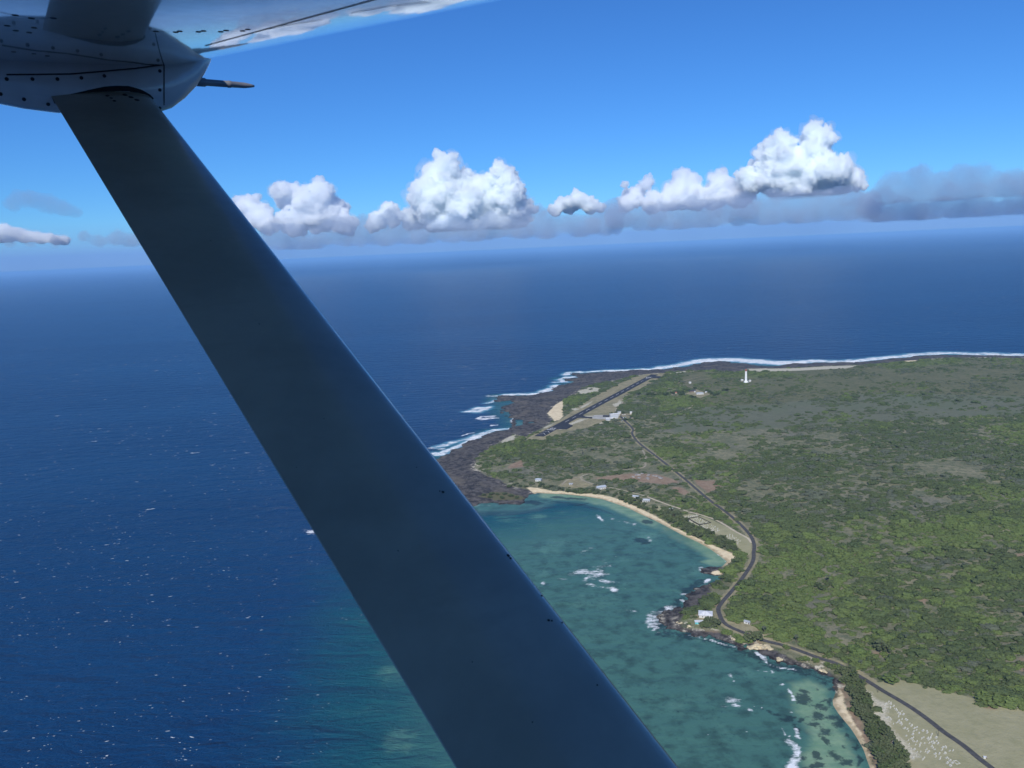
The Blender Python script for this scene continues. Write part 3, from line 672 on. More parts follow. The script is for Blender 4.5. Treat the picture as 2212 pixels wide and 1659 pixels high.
def house(px, w, d, h, rz, wall, roof, label, kind='gable', pitch=.32, eave=.6, cat='house', group=None, windows=2, name='house', z=4.0):
    x, y = G(*px, z); z0 = gz((x, y)) - .3
    t = empty(name, (x, y, z0), rz); tag(t, label, cat, group)
    wm = plain('wall_'+wall, WALLS[wall], .85, .08, .8); rm = plain('roof_'+roof, ROOFS[roof], .55, .1, .5, .4)
    bm = bmesh.new(); add_box(bm, -w/2, w/2, -d/2, d/2, 0, h+.3)
    if kind == 'gable':
        rise = d/2*pitch*1.0
        for sx in (-1, 1): add_poly(bm, [(sx*w/2, -d/2, h+.3), (sx*w/2, d/2, h+.3), (sx*w/2, 0, h+.3+rise)])
    bm_obj('wall', bm, wm, t)
    bm = bmesh.new(); W2, D2 = w/2+eave, d/2+eave; zt = h+.36; rise = D2*pitch; th = .18
    if kind == 'gable':
        for s in (-1, 1):
            a = [(-W2, s*D2, zt-eave*pitch), (W2, s*D2, zt-eave*pitch), (W2, 0, zt+d/2*pitch), (-W2, 0, zt+d/2*pitch)]
            b = [(p[0], p[1], p[2]+th) for p in a]
            add_poly(bm, a); add_poly(bm, b)
            for i in range(4): add_poly(bm, [a[i], a[(i+1) % 4], b[(i+1) % 4], b[i]])
        bmesh.ops.remove_doubles(bm, verts=bm.verts, dist=1e-4)
    elif kind == 'hip':
        r = max(W2-D2, .6); zb = zt; zr = zt + rise
        base = [(-W2, -D2, zb), (W2, -D2, zb), (W2, D2, zb), (-W2, D2, zb)]; ri = [(-r, 0, zr), (r, 0, zr)]
        add_poly(bm, [base[0], base[1], ri[1], ri[0]]); add_poly(bm, [base[1], base[2], ri[1]]); add_poly(bm, [base[2], base[3], ri[0], ri[1]]); add_poly(bm, [base[3], base[0], ri[0]])
        lo = [(p[0], p[1], p[2]-th) for p in base]
        for i in range(4): add_poly(bm, [base[i], base[(i+1) % 4], lo[(i+1) % 4], lo[i]])
        add_poly(bm, lo)
        bmesh.ops.remove_doubles(bm, verts=bm.verts, dist=1e-4)
    else:
        add_box(bm, -W2, W2, -D2, D2, zt, zt+.28)
        for f in bm.faces: pass
        for v in bm.verts: v.co.z += (v.co.y/D2)*pitch*.5
    bm_obj('roof', bm, rm, t)
    for k in range(windows):
        for s in (-1, 1):
            xx = -w/2 + w*(k+1)/(windows+1) - (.0 if s > 0 else w*.06)
            bm = bmesh.new(); add_box(bm, xx-.6, xx+.6, min(s*d/2, s*(d/2+.05)), max(s*d/2, s*(d/2+.05)), 1.1, 2.2); bm_obj('window', bm, glass_m, t)
    bm = bmesh.new(); xx = w*.36; add_box(bm, xx-.5, xx+.5, -d/2-.06, -d/2+.02, .3, 2.4); bm_obj('door', bm, plain('door_brown', (.12, .09, .07), .7), t)
    return t
hp = CH([(965, 540)])[0]
house(hp, 15, 12, 3.4, R(-14), 'white', 'white', 'large house with bright white hip roof on the rocky point', 'hip', .34, .9)
house(CH([(850, 655)])[0], 9.5, 4.2, 2.4, R(-4), 'aqua', 'white', 'small shed with flat white roof and turquoise side below the white house', 'flat', .25, .4, 'shed', windows=1, name='shed')
house(CH([(1690, 675)])[0], 6.5, 4.2, 2.6, R(-38), 'white', 'grey', 'small white hut with grey gable roof beside the coast road', 'gable', .4, .4, 'hut', windows=1, name='hut')
house(CV([(1595, 335)])[0], 17, 8, 4.2, R(18), 'white', 'bluegrey', 'long beach house with grey gable roof above the yellow beach', 'gable', .45, .8)
house(CV([(460, 200)])[0], 11, 8, 3.6, R(-10), 'pale', 'bluegrey', 'grey roofed beach house among trees at the lava end of the beach', 'hip', .38, .8)
house(CB([(385, 400)])[0], 11, 6.5, 3.2, R(-32), 'white', 'bluegrey', 'narrow grey roofed cottage with white gable behind the beach', 'gable', .4, .6)
house(CB([(528, 450)])[0], 13, 8.5, 3.2, R(-12), 'grey', 'pale', 'pale grey hip roofed cottage standing beside the sand track', 'hip', .32, .8)
house(CB([(900, 580)])[0], 7, 4, 2.4, R(5), 'white', 'white', 'tiny white shed beside the trees near the walled graveyard', 'flat', .15, .3, 'shed', windows=1, name='shed')
house(CV([(1050, 265)])[0], 7, 5, 2.4, R(-5), 'grey', 'grey', 'low grey hut in the scrub beside the gravel track', 'gable', .35, .4, 'hut', windows=1, name='hut')
# airfield
house(CT([(1040, 245)])[0], 24, 12, 4.0, R(8), 'white', 'white', 'main airfield terminal with broad white roof beside the apron', 'hip', .22, 1.0, 'terminal', windows=4, name='terminal_building')
house(CT([(1030, 298)])[0], 20, 12, 3.8, R(4), 'pale', 'pale', 'pale roofed hall between terminal and scrub hillock', 'gable', .28, .8, 'building', windows=3, name='airfield_hall')
house(CT([(900, 350)])[0], 18, 9, 3.6, R(10), 'white', 'white', 'white hangar at the south corner of the apron', 'gable', .25, .6, 'hangar', windows=2, name='hangar')
house(CT([(875, 382)])[0], 10, 6, 3.0, R(10), 'white', 'pale', 'small white store below the hangar', 'flat', .12, .3, 'shed', windows=1, name='shed')
house(CT([(1160, 205)])[0], 8, 7, 5.0, R(6), 'white', 'pale', 'tall white fire hut north of the terminal', 'gable', .3, .4, 'hut', windows=1, name='hut')
house(CT([(1090, 328)])[0], 6, 3.5, 2.2, R(6), 'white', 'white', 'tiny white kiosk between hall and airfield road', 'flat', .1, .2, 'kiosk', windows=1, name='kiosk')
house(CT([(1460, 210)])[0], 5.5, 5, 6.0, R(0), 'white', 'white', 'white water tank house outside the turning loop', 'flat', .1, .2, 'hut', windows=1, name='hut')
# lighthouse station
house(CL([(690, 680)])[0], 20, 9, 4.0, R(-6), 'white', 'bluegrey', 'white keeper house with blue grey hip roof in brown clearing', 'hip', .35, .8)
house(CL([(560, 640)])[0], 19, 9, 4.4, R(14), 'brown', 'dark', 'dark roofed keeper house at the back of the brown clearing', 'hip', .45, .9)
house(CL([(603, 645)])[0], 5, 4, 3.2, R(0), 'white', 'white', 'small white outbuilding against the dark roofed keeper house', 'flat', .15, .3, 'shed', windows=1, name='shed')
house(CL([(797, 652)])[0], 5.5, 4.5, 3.2, R(-8), 'white', 'white', 'small white garage at the east corner of the brown clearing', 'flat', .15, .3, 'garage', windows=1, name='garage')
house(CL([(270, 668)])[0], 5, 4.5, 3.4, R(5), 'cream', 'red', 'tiny hut with red roof among trees west of the keeper houses', 'gable', .6, .5, 'hut', windows=1, name='hut')
house(CL([(1425, 448)])[0], 7, 6, 4.5, R(8), 'white', 'white', 'white oil store on the west side of the lighthouse', 'hip', .5, .4, 'hut', windows=1, name='hut')
house(CL([(1558, 462)])[0], 6.5, 6, 5.5, R(0), 'white', 'white', 'white square store on the east side of the lighthouse', 'flat', .1, .3, 'hut', windows=1, name='hut')
def tank(px):
    x, y = G(*px); z0 = gz((x, y))-.3; t = empty('water_tank', (x, y, z0)); tag(t, 'round white water tank in the grass west of the lighthouse', 'tank')
    bm = bmesh.new(); bmesh.ops.create_cone(bm, cap_ends=True, segments=20, radius1=4.2, radius2=4.2, depth=4.6); bmesh.ops.translate(bm, verts=bm.verts, vec=(0, 0, 2.3)); bm_obj('shell', bm, plain('wall_white', WALLS['white']), t)
    bm = bmesh.new(); bmesh.ops.create_cone(bm, cap_ends=True, segments=20, radius1=4.4, radius2=.3, depth=1.0); bmesh.ops.translate(bm, verts=bm.verts, vec=(0, 0, 5.12)); bm_obj('roof', bm, plain('roof_white', ROOFS['white']), t)
tank(CL([(518, 487)])[0])
def lighthouse(px):
    x, y = G(*px, 8.0); z0 = gz((x, y))-.2; t = empty('lighthouse', (x, y, z0), R(12)); tag(t, 'tall tapered white lighthouse with red lantern roof', 'lighthouse')
    wm = plain('lighthouse_white', (.80, .80, .78), .7, .05, .2); rm = plain('lighthouse_red', (.45, .05, .04), .5, .1, .5)
    def ring(prof, seg, name, mat):
        bm = bmesh.new(); prev = None
        for z, r in prof:
            cur = [bm.verts.new((r*math.cos(2*math.pi*(i+.5)/seg), r*math.sin(2*math.pi*(i+.5)/seg), z)) for i in range(seg)]
            if prev:
                for i in range(seg): bm.faces.new((prev[i], prev[(i+1) % seg], cur[(i+1) % seg], cur[i]))
            else: bm.faces.new(cur[::-1])
            prev = cur
        bm.faces.new(prev); return bm_obj(name, bm, mat, t)
    ring([(0, 7.6), (1.8, 7.6), (1.8, 6.6), (3.4, 6.6)], 8, 'base', wm)
    ring([(3.4, 5.3), (5.4, 4.9), (6.6, 4.0), (7.2, 3.75), (22, 3.35), (35.0, 2.95)], 8, 'tower', wm)
    ring([(35.0, 3.1), (35.8, 3.9), (36.5, 3.9)], 8, 'gallery', wm)
    ring([(36.5, 2.5), (37.6, 2.5)], 12, 'lantern_base', rm)
    ring([(37.6, 2.2), (40.0, 2.2)], 12, 'lantern_glass', plain('lantern_glass', (.25, .12, .10), .2, .1, 1, .6))
    ring([(40.0, 2.7), (41.6, 1.2), (42.6, .3), (43.6, .12)], 12, 'lantern_roof', rm)
    for zz in (12, 20, 28):
        bm = bmesh.new(); rr = 3.75-(zz-7.2)/27.8*.8; add_box(bm, -.45, .45, -rr*.93-.12, -rr*.9, zz, zz+1.6); o = bm_obj('window', bm, glass_m, t); o.rotation_euler = (0, 0, R(22.5)-R(0))
lighthouse(CL([(1492, 452)])[0])

# ------------------------------------------------------------------ vegetation
def ico(sub, seed, amp=.22):
    bm = bmesh.new(); bmesh.ops.create_icosphere(bm, subdivisions=sub, radius=1)
    r = random.Random(seed)
    for v in bm.verts: v.co *= 1 + r.uniform(-amp, amp)
    vs = np.array([v.co[:] for v in bm.verts]); fs = [[v.index for v in f.verts] for f in bm.faces]; bm.free(); return vs, np.array(fs)
ICOS = [ico(1, i) for i in range(6)]; ICO2 = [ico(2, 50+i, .16) for i in range(4)]
def foliage_mesh(name, clumps, leaves, seed, leaf=.2, ico_set=ICOS):
    """clumps: (x, y, z, r) ; leaves: number of loose leaf sprays standing off the clumps"""
    r = np.random.default_rng(seed); V = []; F = []; n = 0
    for k, (x, y, z, rad) in enumerate(clumps):
        vs, fs = ico_set[r.integers(len(ico_set))]
        a = r.uniform(0, 6.28); rot = np.array([[math.cos(a), -math.sin(a), 0], [math.sin(a), math.cos(a), 0], [0, 0, 1]])
        V.append((vs@rot.T)*np.array([rad, rad, rad*.8]) + np.array([x, y, z])); F.append(fs+n); n += len(vs)
    C = np.array(clumps)
    for k in range(leaves):
        c = C[r.integers(len(C))]; d = r.normal(size=3); d[2] = abs(d[2])*.8-.15; d /= np.linalg.norm(d)
        p = c[:3] + d*c[3]*r.uniform(.9, 1.22)*np.array([1, 1, .8]); s = leaf*r.uniform(.6, 1.5)
        t1 = np.cross(d, r.normal(size=3)); t1 /= np.linalg.norm(t1)+1e-9; t2 = np.cross(d, t1)*.5 + d*r.uniform(-.5, .8)
        V.append(np.array([p-t1*s, p+t1*s, p+t2*s*1.6])); F.append(np.array([[n, n+1, n+2]])); n += 3
    me = bpy.data.meshes.new(name); me.from_pydata(np.vstack(V).tolist(), [], [list(map(int, f)) for a in F for f in a]); me.update(); return me
def foliage_mat(name, c1, c2, c3):
    M, t, b = new_mat(name); q = NB(t)
    oi = q.n('ShaderNodeObjectInfo'); co = q.pos(); nz = q.noise(co, .55, 4, .7); nb = q.noise(co, .018, 3, .6)
    c = q.mix(q.step(nz, .32, .68), c1, c2); c = q.mix(q.math('MULTIPLY', oi.outputs['Random'], .75), c, c3); c = q.mix(q.math('MULTIPLY', q.step(nb, .45, .65), .5), c, c2)
    q.l(c, b.inputs['Base Color']); b.inputs['Roughness'].default_value = .8; b.inputs['Specular IOR Level'].default_value = .12
    q.l(q.bump(nz, .8, .35), b.inputs['Normal'])
    return M
fol = dict(dark=foliage_mat('foliage_dark', (.044, .066, .026), (.098, .128, .048), (.078, .094, .040)),
           green=foliage_mat('foliage_green', (.062, .096, .028), (.136, .180, .052), (.108, .132, .048)),
           grey=foliage_mat('foliage_grey', (.070, .085, .052), (.125, .140, .088), (.095, .105, .070)),
           iron=foliage_mat('foliage_ironwood', (.044, .060, .028), (.125, .148, .066), (.096, .112, .056)))
bark = plain('bark', (.11, .085, .065), .9, .25, 2.0)
def bush_clumps(seed, n, spread, hgt):
    r = np.random.default_rng(seed); out = []
    for _ in range(n):
        a = r.uniform(0, 6.28); q = r.random()**.6*spread; z = hgt*(1-(q/spread)**2*.75)*r.uniform(.55, 1)
        out.append((q*math.cos(a), q*math.sin(a), z*.75, r.uniform(.26, .46)))
    return out
BUSH = {}
for kname in ('dark', 'green', 'grey'):
    L = []
    for i in range(4):
        me = foliage_mesh('shrub_'+kname, bush_clumps(hash((kname, i)) % 0 + 31*i + len(kname) if False else 31*i+len(kname)*7, 13, .85, .75), 170, i+len(kname), .13); me.materials.append(fol[kname]); L.append(me)
    BUSH[kname] = L

# where the scrub grows
def in_frame(x, y, mgn=40):
    v = np.stack([x, y, np.full_like(x, 4.0-CAM_H)], -1); dep = v@FWD
    px = VW/2 + FV*(v@RT)/dep; py = VH/2 - FV*(v@UP)/dep
    return (dep > 1) & (px > -mgn) & (px < VW+mgn) & (py > 0) & (py < VH+mgn), px, py
def scatter():
    n = 330000
    # even ground density, thinned out by the density map below
    x = rng.uniform(-350, 1900, n); y = rng.uniform(560, 2900, n)
    ok, px, py = in_frame(x, y, 60); ok &= (px > 880)
    x, y, px, py = x[ok], y[ok], px[ok], py[ok]
    sd = coast_sd(x, y); k = sd > 12; x, y, px, py, sd = x[k], y[k], px[k], py[k], sd[k]
    sdm = lambda L: sdf_max(x, y, L)
    lava = sdm(LAVA); dry = sdm(DRY); lawn = sdm(LAWN); sand = sdm(SAND); soil = sdm(SOIL); pale = sdm(PALE); ol = sdm(OLIVE); gr = sdm(GRAY); gn = sdm(GREEN)
    rd = seg_dist(x, y, road, False); tr = np.full(x.shape, 999.)
    for pts, w, _ in TRACKS: tr = np.minimum(tr, seg_dist(x, y, pts[::3], False))
    nz = fbm(x/70, y/70, 5, 4); nz2 = fbm(x/300, y/300, 9, 3)
    D = .52 + .95*nz + .42*nz2
    east = smooth(1500, 900, y + .15*x)        # thicker near the settlement
    D += .34*east + .06
    D = np.where(gr > 0, .10+.30*nz, D); D = np.where(ol > 0, .13+.62*nz, D)
    D = np.where(gn > 4, np.maximum(D, .45+.5*nz), D)
    D *= smooth(8, 12, rd)*smooth(2.5, 5, tr)*smooth(2, -4, dry)*smooth(1, -3, lawn)*smooth(0, -5, sand)*smooth(3, -10, soil)*smooth(0, -6, pale)*smooth(2, -8, lava)
    D = np.clip(D, 0, 1)
    keep = rng.random(len(x)) < D*.62
    x, y, px, py, gn, ol, gr = x[keep], y[keep], px[keep], py[keep], gn[keep], ol[keep], gr[keep]
    s = np.clip(rng.lognormal(1.12, .54, len(x)), 1.2, 9.5)*(1+.12*smooth(1300, 800, y))
    s = np.where(ol > 0, s*.8, s)
    u = rng.random(len(x)); hue = fbm(x/160, y/160, 41, 3)
    kind = np.where((gn > 0) & (u < .7) | (hue + u*.7 > .66), 1, np.where((hue*.6+u) < .16, 2, 0))
    return x, y, px, py, s, kind
bx_, by_, bpx, bpy_, bs_, bk_ = scatter()
house_xy = np.array([o.location[:2] for o in COL.objects if o.type == 'EMPTY' and o.get('category')])
okb = np.ones(len(bx_), bool)
for hx, hy in house_xy: okb &= (np.hypot(bx_-hx, by_-hy) > 11)
bx_, by_, bpx, bpy_, bs_, bk_ = [a[okb] for a in (bx_, by_, bpx, bpy_, bs_, bk_)]
bz_ = ground_z(bx_, by_)
names_k = ['dark', 'green', 'grey']
app = bs_/np.hypot(np.hypot(bx_, by_), CAM_H)
vis = (bpx > 0) & (bpx < VW) & (bpy_ < VH)
order = np.argsort(-(app*vis)); big = order[:285]; rest = order[285:]
places = [('beside the small white roadside hut', [G(*CH([(1690, 675)])[0])], 45), ('around the lone tall dark tree in the scrub', [G(*C5([(1940, 730)])[0])], 45),
    ('at the corner where field and road meet', [G(*CG([(90, 140)])[0])], 40), ('near the broad green tree jutting into the field', [G(*CG([(1700, 490)])[0])], 50), ('close to the white trailer', [G(*CG([(2165, 545)])[0])], 40),
    ('along the edge of the tan field', LAWN[0][:8], 26), ('on the rocky point around the white roofed house', [G(*hp)], 60), ('on the road shoulder by the coast', road, 22),
    ('in the second row behind the coast road', road, 60), ('behind the tan field', LAWN[0][:8], 90), ('around the big roadside trees', [G(*CH([(1870, 960)])[0])], 70), ('near the bare brown soil patch', SOIL[0], 60)]
def near_what(x, y):
    for ph, P, r_ in places:
        P = np.asarray(P)
        d = np.hypot(P[:, 0]-x, P[:, 1]-y).min() if len(P) < 2 else seg_dist(np.array([x]), np.array([y]), P, False)[0]
        if d < r_: return ph
    return 'in the open scrub inland of the road'
for i in big:
    k = int(bk_[i]); me = BUSH[names_k[k]][i % 4]
    o = bpy.data.objects.new('shrub', me); COL.objects.link(o)
    o.location = (bx_[i], by_[i], bz_[i]-.25); o.rotation_euler = (0, 0, rng.normal(0, .35)+(math.pi if rng.random() < .5 else 0))
    o.scale = (bs_[i]*rng.uniform(1.1, 1.6), bs_[i]*rng.uniform(.8, 1.1), bs_[i]*rng.uniform(.65, 1.0))
    lb = ['broad ', 'medium ', 'small '][0 if bs_[i] > 7.2 else 1 if bs_[i] > 5.6 else 2] + ['dark green', 'bright green', 'pale grey green'][k] + ' shrub ' + near_what(bx_[i], by_[i])
    tag(o, lb, 'shrub', 'shrubs: '+lb)
def instancer(name, idx, meshes, label, cat, k):
    me = bpy.data.meshes.new(name); n = len(idx)
    me.vertices.add(n); co = np.stack([bx_[idx], by_[idx], bz_[idx]-.25], 1); me.vertices.foreach_set('co', co.ravel())
    rot = np.zeros((n, 3)); rot[:, 2] = rng.normal(0, .4, n) + math.pi*rng.integers(0, 2, n)
    sc = np.stack([bs_[idx]*rng.uniform(1.05, 1.65, n), bs_[idx]*rng.uniform(.75, 1.1, n), bs_[idx]*rng.uniform(.6, 1.05, n)], 1)
    for a, v in (('rot', rot), ('scl', sc)):
        at = me.attributes.new(a, 'FLOAT_VECTOR', 'POINT'); at.data.foreach_set('vector', v.ravel().astype(np.float32))
    at = me.attributes.new('pick', 'INT', 'POINT'); at.data.foreach_set('value', rng.integers(0, len(meshes), n).astype(np.int32))
    o = link(name, me, None)
    cl = bpy.data.collections.new(name+'_sources')
    for q_, mm in enumerate(meshes):
        so = bpy.data.objects.new(name+'_source', mm); cl.objects.link(so)
    ng = bpy.data.node_groups.new(name, 'GeometryNodeTree')
    ng.interface.new_socket('Geometry', in_out='INPUT', socket_type='NodeSocketGeometry'); ng.interface.new_socket('Geometry', in_out='OUTPUT', socket_type='NodeSocketGeometry')
    N = ng.nodes; gi = N.new('NodeGroupInput'); go = N.new('NodeGroupOutput'); ip = N.new('GeometryNodeInstanceOnPoints'); ci = N.new('GeometryNodeCollectionInfo')
    ci.inputs['Collection'].default_value = cl; ci.inputs['Separate Children'].default_value = True; ci.inputs['Reset Children'].default_value = True
    m2p = N.new('GeometryNodeMeshToPoints')
    def na(nm, ty):
        z_ = N.new('GeometryNodeInputNamedAttribute'); z_.data_type = ty; z_.inputs[0].default_value = nm; return z_.outputs[0]
    ng.links.new(gi.outputs[0], m2p.inputs[0]); ng.links.new(m2p.outputs[0], ip.inputs['Points']); ng.links.new(ci.outputs[0], ip.inputs['Instance'])
    ip.inputs['Pick Instance'].default_value = True; ng.links.new(na('pick', 'INT'), ip.inputs['Instance Index'])
    e2r = N.new('FunctionNodeEulerToRotation'); ng.links.new(na('rot', 'FLOAT_VECTOR'), e2r.inputs[0]); ng.links.new(e2r.outputs[0], ip.inputs['Rotation']); ng.links.new(na('scl', 'FLOAT_VECTOR'), ip.inputs['Scale'])
    ng.links.new(ip.outputs[0], go.inputs[0])
    md = o.modifiers.new('scatter', 'NODES'); md.node_group = ng
    return tag(o, label, cat, kind='stuff')
for k in range(3):
    idx = np.array([i for i in rest if bk_[i] == k])
    instancer('scrub', idx, BUSH[names_k[k]], ['dark green scrub covering the peninsula', 'bright green scrub patches on the peninsula', 'grey dry scrub on the peninsula'][k], 'scrub', k)
print('shrubs', len(bx_))

# trees
def tube(bm, pts, rad, seg=7):
    prev = None
    for i, (p, r) in enumerate(zip(pts, rad)):
        d = Vector(pts[min(i+1, len(pts)-1)]) - Vector(pts[max(i-1, 0)]); d.normalize()
        u = d.orthogonal().normalized(); w = d.cross(u)
        cur = [bm.verts.new(Vector(p) + (u*math.cos(2*math.pi*k/seg) + w*math.sin(2*math.pi*k/seg))*r) for k in range(seg)]
        if prev:
            for k in range(seg): bm.faces.new((prev[k], prev[(k+1) % seg], cur[(k+1) % seg], cur[k]))
        prev = cur
    bm.faces.new(prev)
def tree_proto(seed, kind, h=1.0):
    """unit tree, 1 m tall, crown about 1 m wide; parts trunk and crown"""
    r = np.random.default_rng(seed); cl = []; limbs = []
    for k in range(30):
        a = r.uniform(0, 6.28); q = r.random()**.55*.46; z = .34 + r.random()*.58
        lim = .48*math.sqrt(max(.05, 1-((z-.52)/.5)**2)); q = min(q, lim); cl.append((q*math.cos(a), q*math.sin(a), z, r.uniform(.09, .17)))
    crown = foliage_mesh('tree_crown', cl, 420, seed, .045); crown.materials.append(fol[kind])
    bm = bmesh.new(); tube(bm, [(0, 0, -.03), (.01, 0, .2), (0, .02, .5), (.01, .01, .8)], [.035, .028, .02, .008])
    for k in range(4):
        a = k*1.6+r.uniform(0, .8); tube(bm, [(0, 0, .22+.06*k), (.14*math.cos(a), .14*math.sin(a), .36+.07*k), (.3*math.cos(a), .3*math.sin(a), .5+.06*k)], [.018, .012, .005], 5)
    me = bpy.data.meshes.new('tree_trunk'); bm.to_mesh(me); bm.free(); me.materials.append(bark)
    return crown, me
TREE = {k: [tree_proto(100+i+len(k)*10, k) for i in range(3)] for k in ('iron', 'dark', 'green')}
def tree(x, y, h, w, kind, label, group, name='tree'):
    z = gz((x, y)) - .2; cr, tk = TREE[kind][random.randrange(3)]
    t = empty(name, (x, y, z), random.uniform(0, 6.28)); t.scale = (w, w*random.uniform(.85, 1.15), h); tag(t, label, 'tree', group)
    link('trunk', tk, None, t); link('crown', cr, None, t)
def fill_poly(poly, n, mind):
    P = np.asarray(poly); lo, hi = P.min(0), P.max(0); out = []
    for _ in range(6000):
        if len(out) >= n: break
        p = rng.uniform(lo, hi)
        if inside(p[:1], p[1:], P)[0] and all(np.hypot(*(p-q)) > mind for q in out): out.append(p)
    return out
belt2 = GL(CS([(1080, 330), (1180, 560), (1300, 850), (1430, 1080), (1540, 1300), (1620, 1520), (1680, 1700), (2000, 1700), (1960, 1450), (1870, 1300), (1700, 1150), (1560, 980), (1480, 850), (1440, 650), (1380, 470), (1230, 300)]))
def belt(poly, n, hr, wr, mix, side_a, side_b, noun, name, road_side):
    for p in fill_poly(poly, n, 4.6):
        h_ = rng.uniform(*hr); k_ = 'iron' if rng.random() < mix else 'dark'; ds = seg_dist(np.array([p[0]]), np.array([p[1]]), road_side, False)[0]
        lb = ('tall ' if h_ > sum(hr)/2 else 'low ') + ('dark ' if k_ == 'iron' else 'green ') + noun + (side_a if ds < 15 else side_b)
        tree(p[0], p[1], h_, rng.uniform(*wr), k_, lb, 'trees: '+lb, name)
belt(belt2, 70, (6, 9), (8, 11), .7, ' on the sand side of the belt beside the graves', ' on the grave side of the belt above the sand', 'ironwood', 'ironwood_tree', GL(CS([(1080, 330), (1180, 560), (1300, 850), (1430, 1080), (1540, 1300), (1620, 1520), (1680, 1700)])))
belt1 = GL(C4([(1300, 395), (1420, 400), (1450, 450), (1560, 500), (1680, 560), (1850, 640), (1840, 690), (1700, 640), (1580, 580), (1450, 520), (1330, 450)]))
belt(belt1, 62, (6.5, 9.5), (8, 11), .8, ' facing the curved beach below the walled graves', ' on the inland side of the curved beach belt', 'ironwood', 'ironwood_tree', beachline)
belt0 = GL(C4([(320, 205), (420, 195), (560, 225), (700, 250), (800, 240), (880, 240), (1000, 260), (1100, 290), (1200, 330), (1310, 385), (1300, 415), (1180, 380), (1060, 330), (960, 290), (860, 262), (700, 255), (520, 235), (400, 222)]))
belt(belt0, 56, (4, 7), (6, 9), .35, ' right behind the yellow beach', ' between beach houses and yellow beach', 'bushy tree', 'beach_tree', beachline)
for (q, h_, w_, k_, lb) in (
    (CH([(1080, 690)])[0], 9, 15, 'iron', 'big dark spreading tree in front of the white roofed house'), (CH([(1000, 650)])[0], 8, 10, 'iron', 'dark tree between the white house and the turquoise shed'), (CH([(1160, 700)])[0], 8, 10, 'iron', 'dark tree on the road side of the white house'),
    (CH([(980, 440)])[0], 6, 8, 'dark', 'small round tree behind the white roofed house'),
    (CH([(1740, 960)])[0], 12, 13, 'iron', 'tall dark tree beside the coast road above yellow rocks'), (CH([(1870, 960)])[0], 12, 13, 'iron', 'broad dark tree hiding the bend of the coast road'),
    (C5([(1940, 730)])[0], 13, 15, 'iron', 'tall dark tree rising alone from the scrub above the road'), (C5([(1990, 745)])[0], 10, 10, 'iron', 'smaller dark tree beside the tall lone scrub tree'),
    (CG([(90, 140)])[0], 7, 15, 'green', 'bright green tree at the corner of the tan field'), (CG([(1700, 490)])[0], 7, 19, 'green', 'broad green tree jutting into the tan field'), (CG([(1560, 470)])[0], 6, 13, 'green', 'green tree at the edge of the tan field'), (CG([(1840, 470)])[0], 6, 13, 'green', 'low green tree on the right shoulder of the field edge'),
    (CT([(950, 240)])[0], 9, 9, 'dark', 'round dark tree between apron and terminal'), (CT([(1320, 375)])[0], 8, 10, 'dark', 'round dark tree inside the turning loop'), (CT([(1130, 150)])[0], 8, 10, 'dark', 'dark tree north of the tall fire hut'), (CT([(1250, 200)])[0], 7, 9, 'dark', 'dark tree beside the parked vehicles'),
    (CR([(1230, 690)])[0], 5, 12, 'dark', 'dark tree on the scrub hillock south of the hangar'),
    (C5([(1480, 250)])[0], 7, 11, 'dark', 'dark round tree among paler scrub above the bend'), (C5([(1450, 230)])[0], 7, 10, 'dark', 'dark tree beside the round scrub tree above the bend')):
    tree(*G(*q), h_, w_, k_, lb, None)
for grp, fn, pts, h_, w_, lb in (
    ('trees around the keeper houses', CL, [(470, 620), (430, 610), (390, 650), (600, 590), (720, 600), (820, 630), (860, 650), (1090, 620), (1130, 615), (1160, 620), (300, 650), (340, 680), (360, 700), (400, 690), (590, 745), (540, 740), (900, 680), (940, 700), (1000, 690)], 8, 11, 'dark tree in the windbreak around the keeper houses'),
    ('trees beside the runway track', CR, [(1620, 330), (1720, 330), (1750, 340), (1790, 345), (1830, 350), (1860, 345), (1900, 340), (1940, 345), (1980, 335), (2050, 320), (2120, 310)], 9, 15, 'dark tree in the grove east of the runway'),
    ('trees along dune edge', CR, [(720, 440), (740, 470), (700, 500), (760, 440), (690, 540), (780, 420), (820, 400), (1020, 270), (1040, 265)], 4, 9, 'low green tree on the dune beside the runway'),
    ('trees on the black rocks', C2, [(520, 1105), (570, 1098), (610, 1100), (660, 1098), (700, 1108), (560, 1118), (640, 1118), (740, 1118), (690, 1050), (720, 1040), (760, 1045), (800, 1050), (740, 1030), (700, 1020)], 4, 9, 'low tree rooted on the black lava rocks'),
    ('trees along the rocky shore', C5, [(560, 310), (590, 320), (545, 330), (610, 300), (690, 140), (720, 120), (740, 170), (660, 180), (620, 200), (770, 100), (800, 60), (830, 90)], 5, 8, 'low tree between rocky shore and road'),
    ('trees by the road', C5, [(1190, 700), (1210, 705), (1520, 830), (1560, 845), (1600, 850), (1430, 800), (1350, 790)], 4, 8, 'low green tree between the road and rocks')):
    for p in pts:
        x, y = G(*fn([p])[0]); tree(x, y, h_*rng.uniform(.75, 1.2), w_*rng.uniform(.8, 1.2), 'green' if 'road' in grp else 'dark', lb, grp)
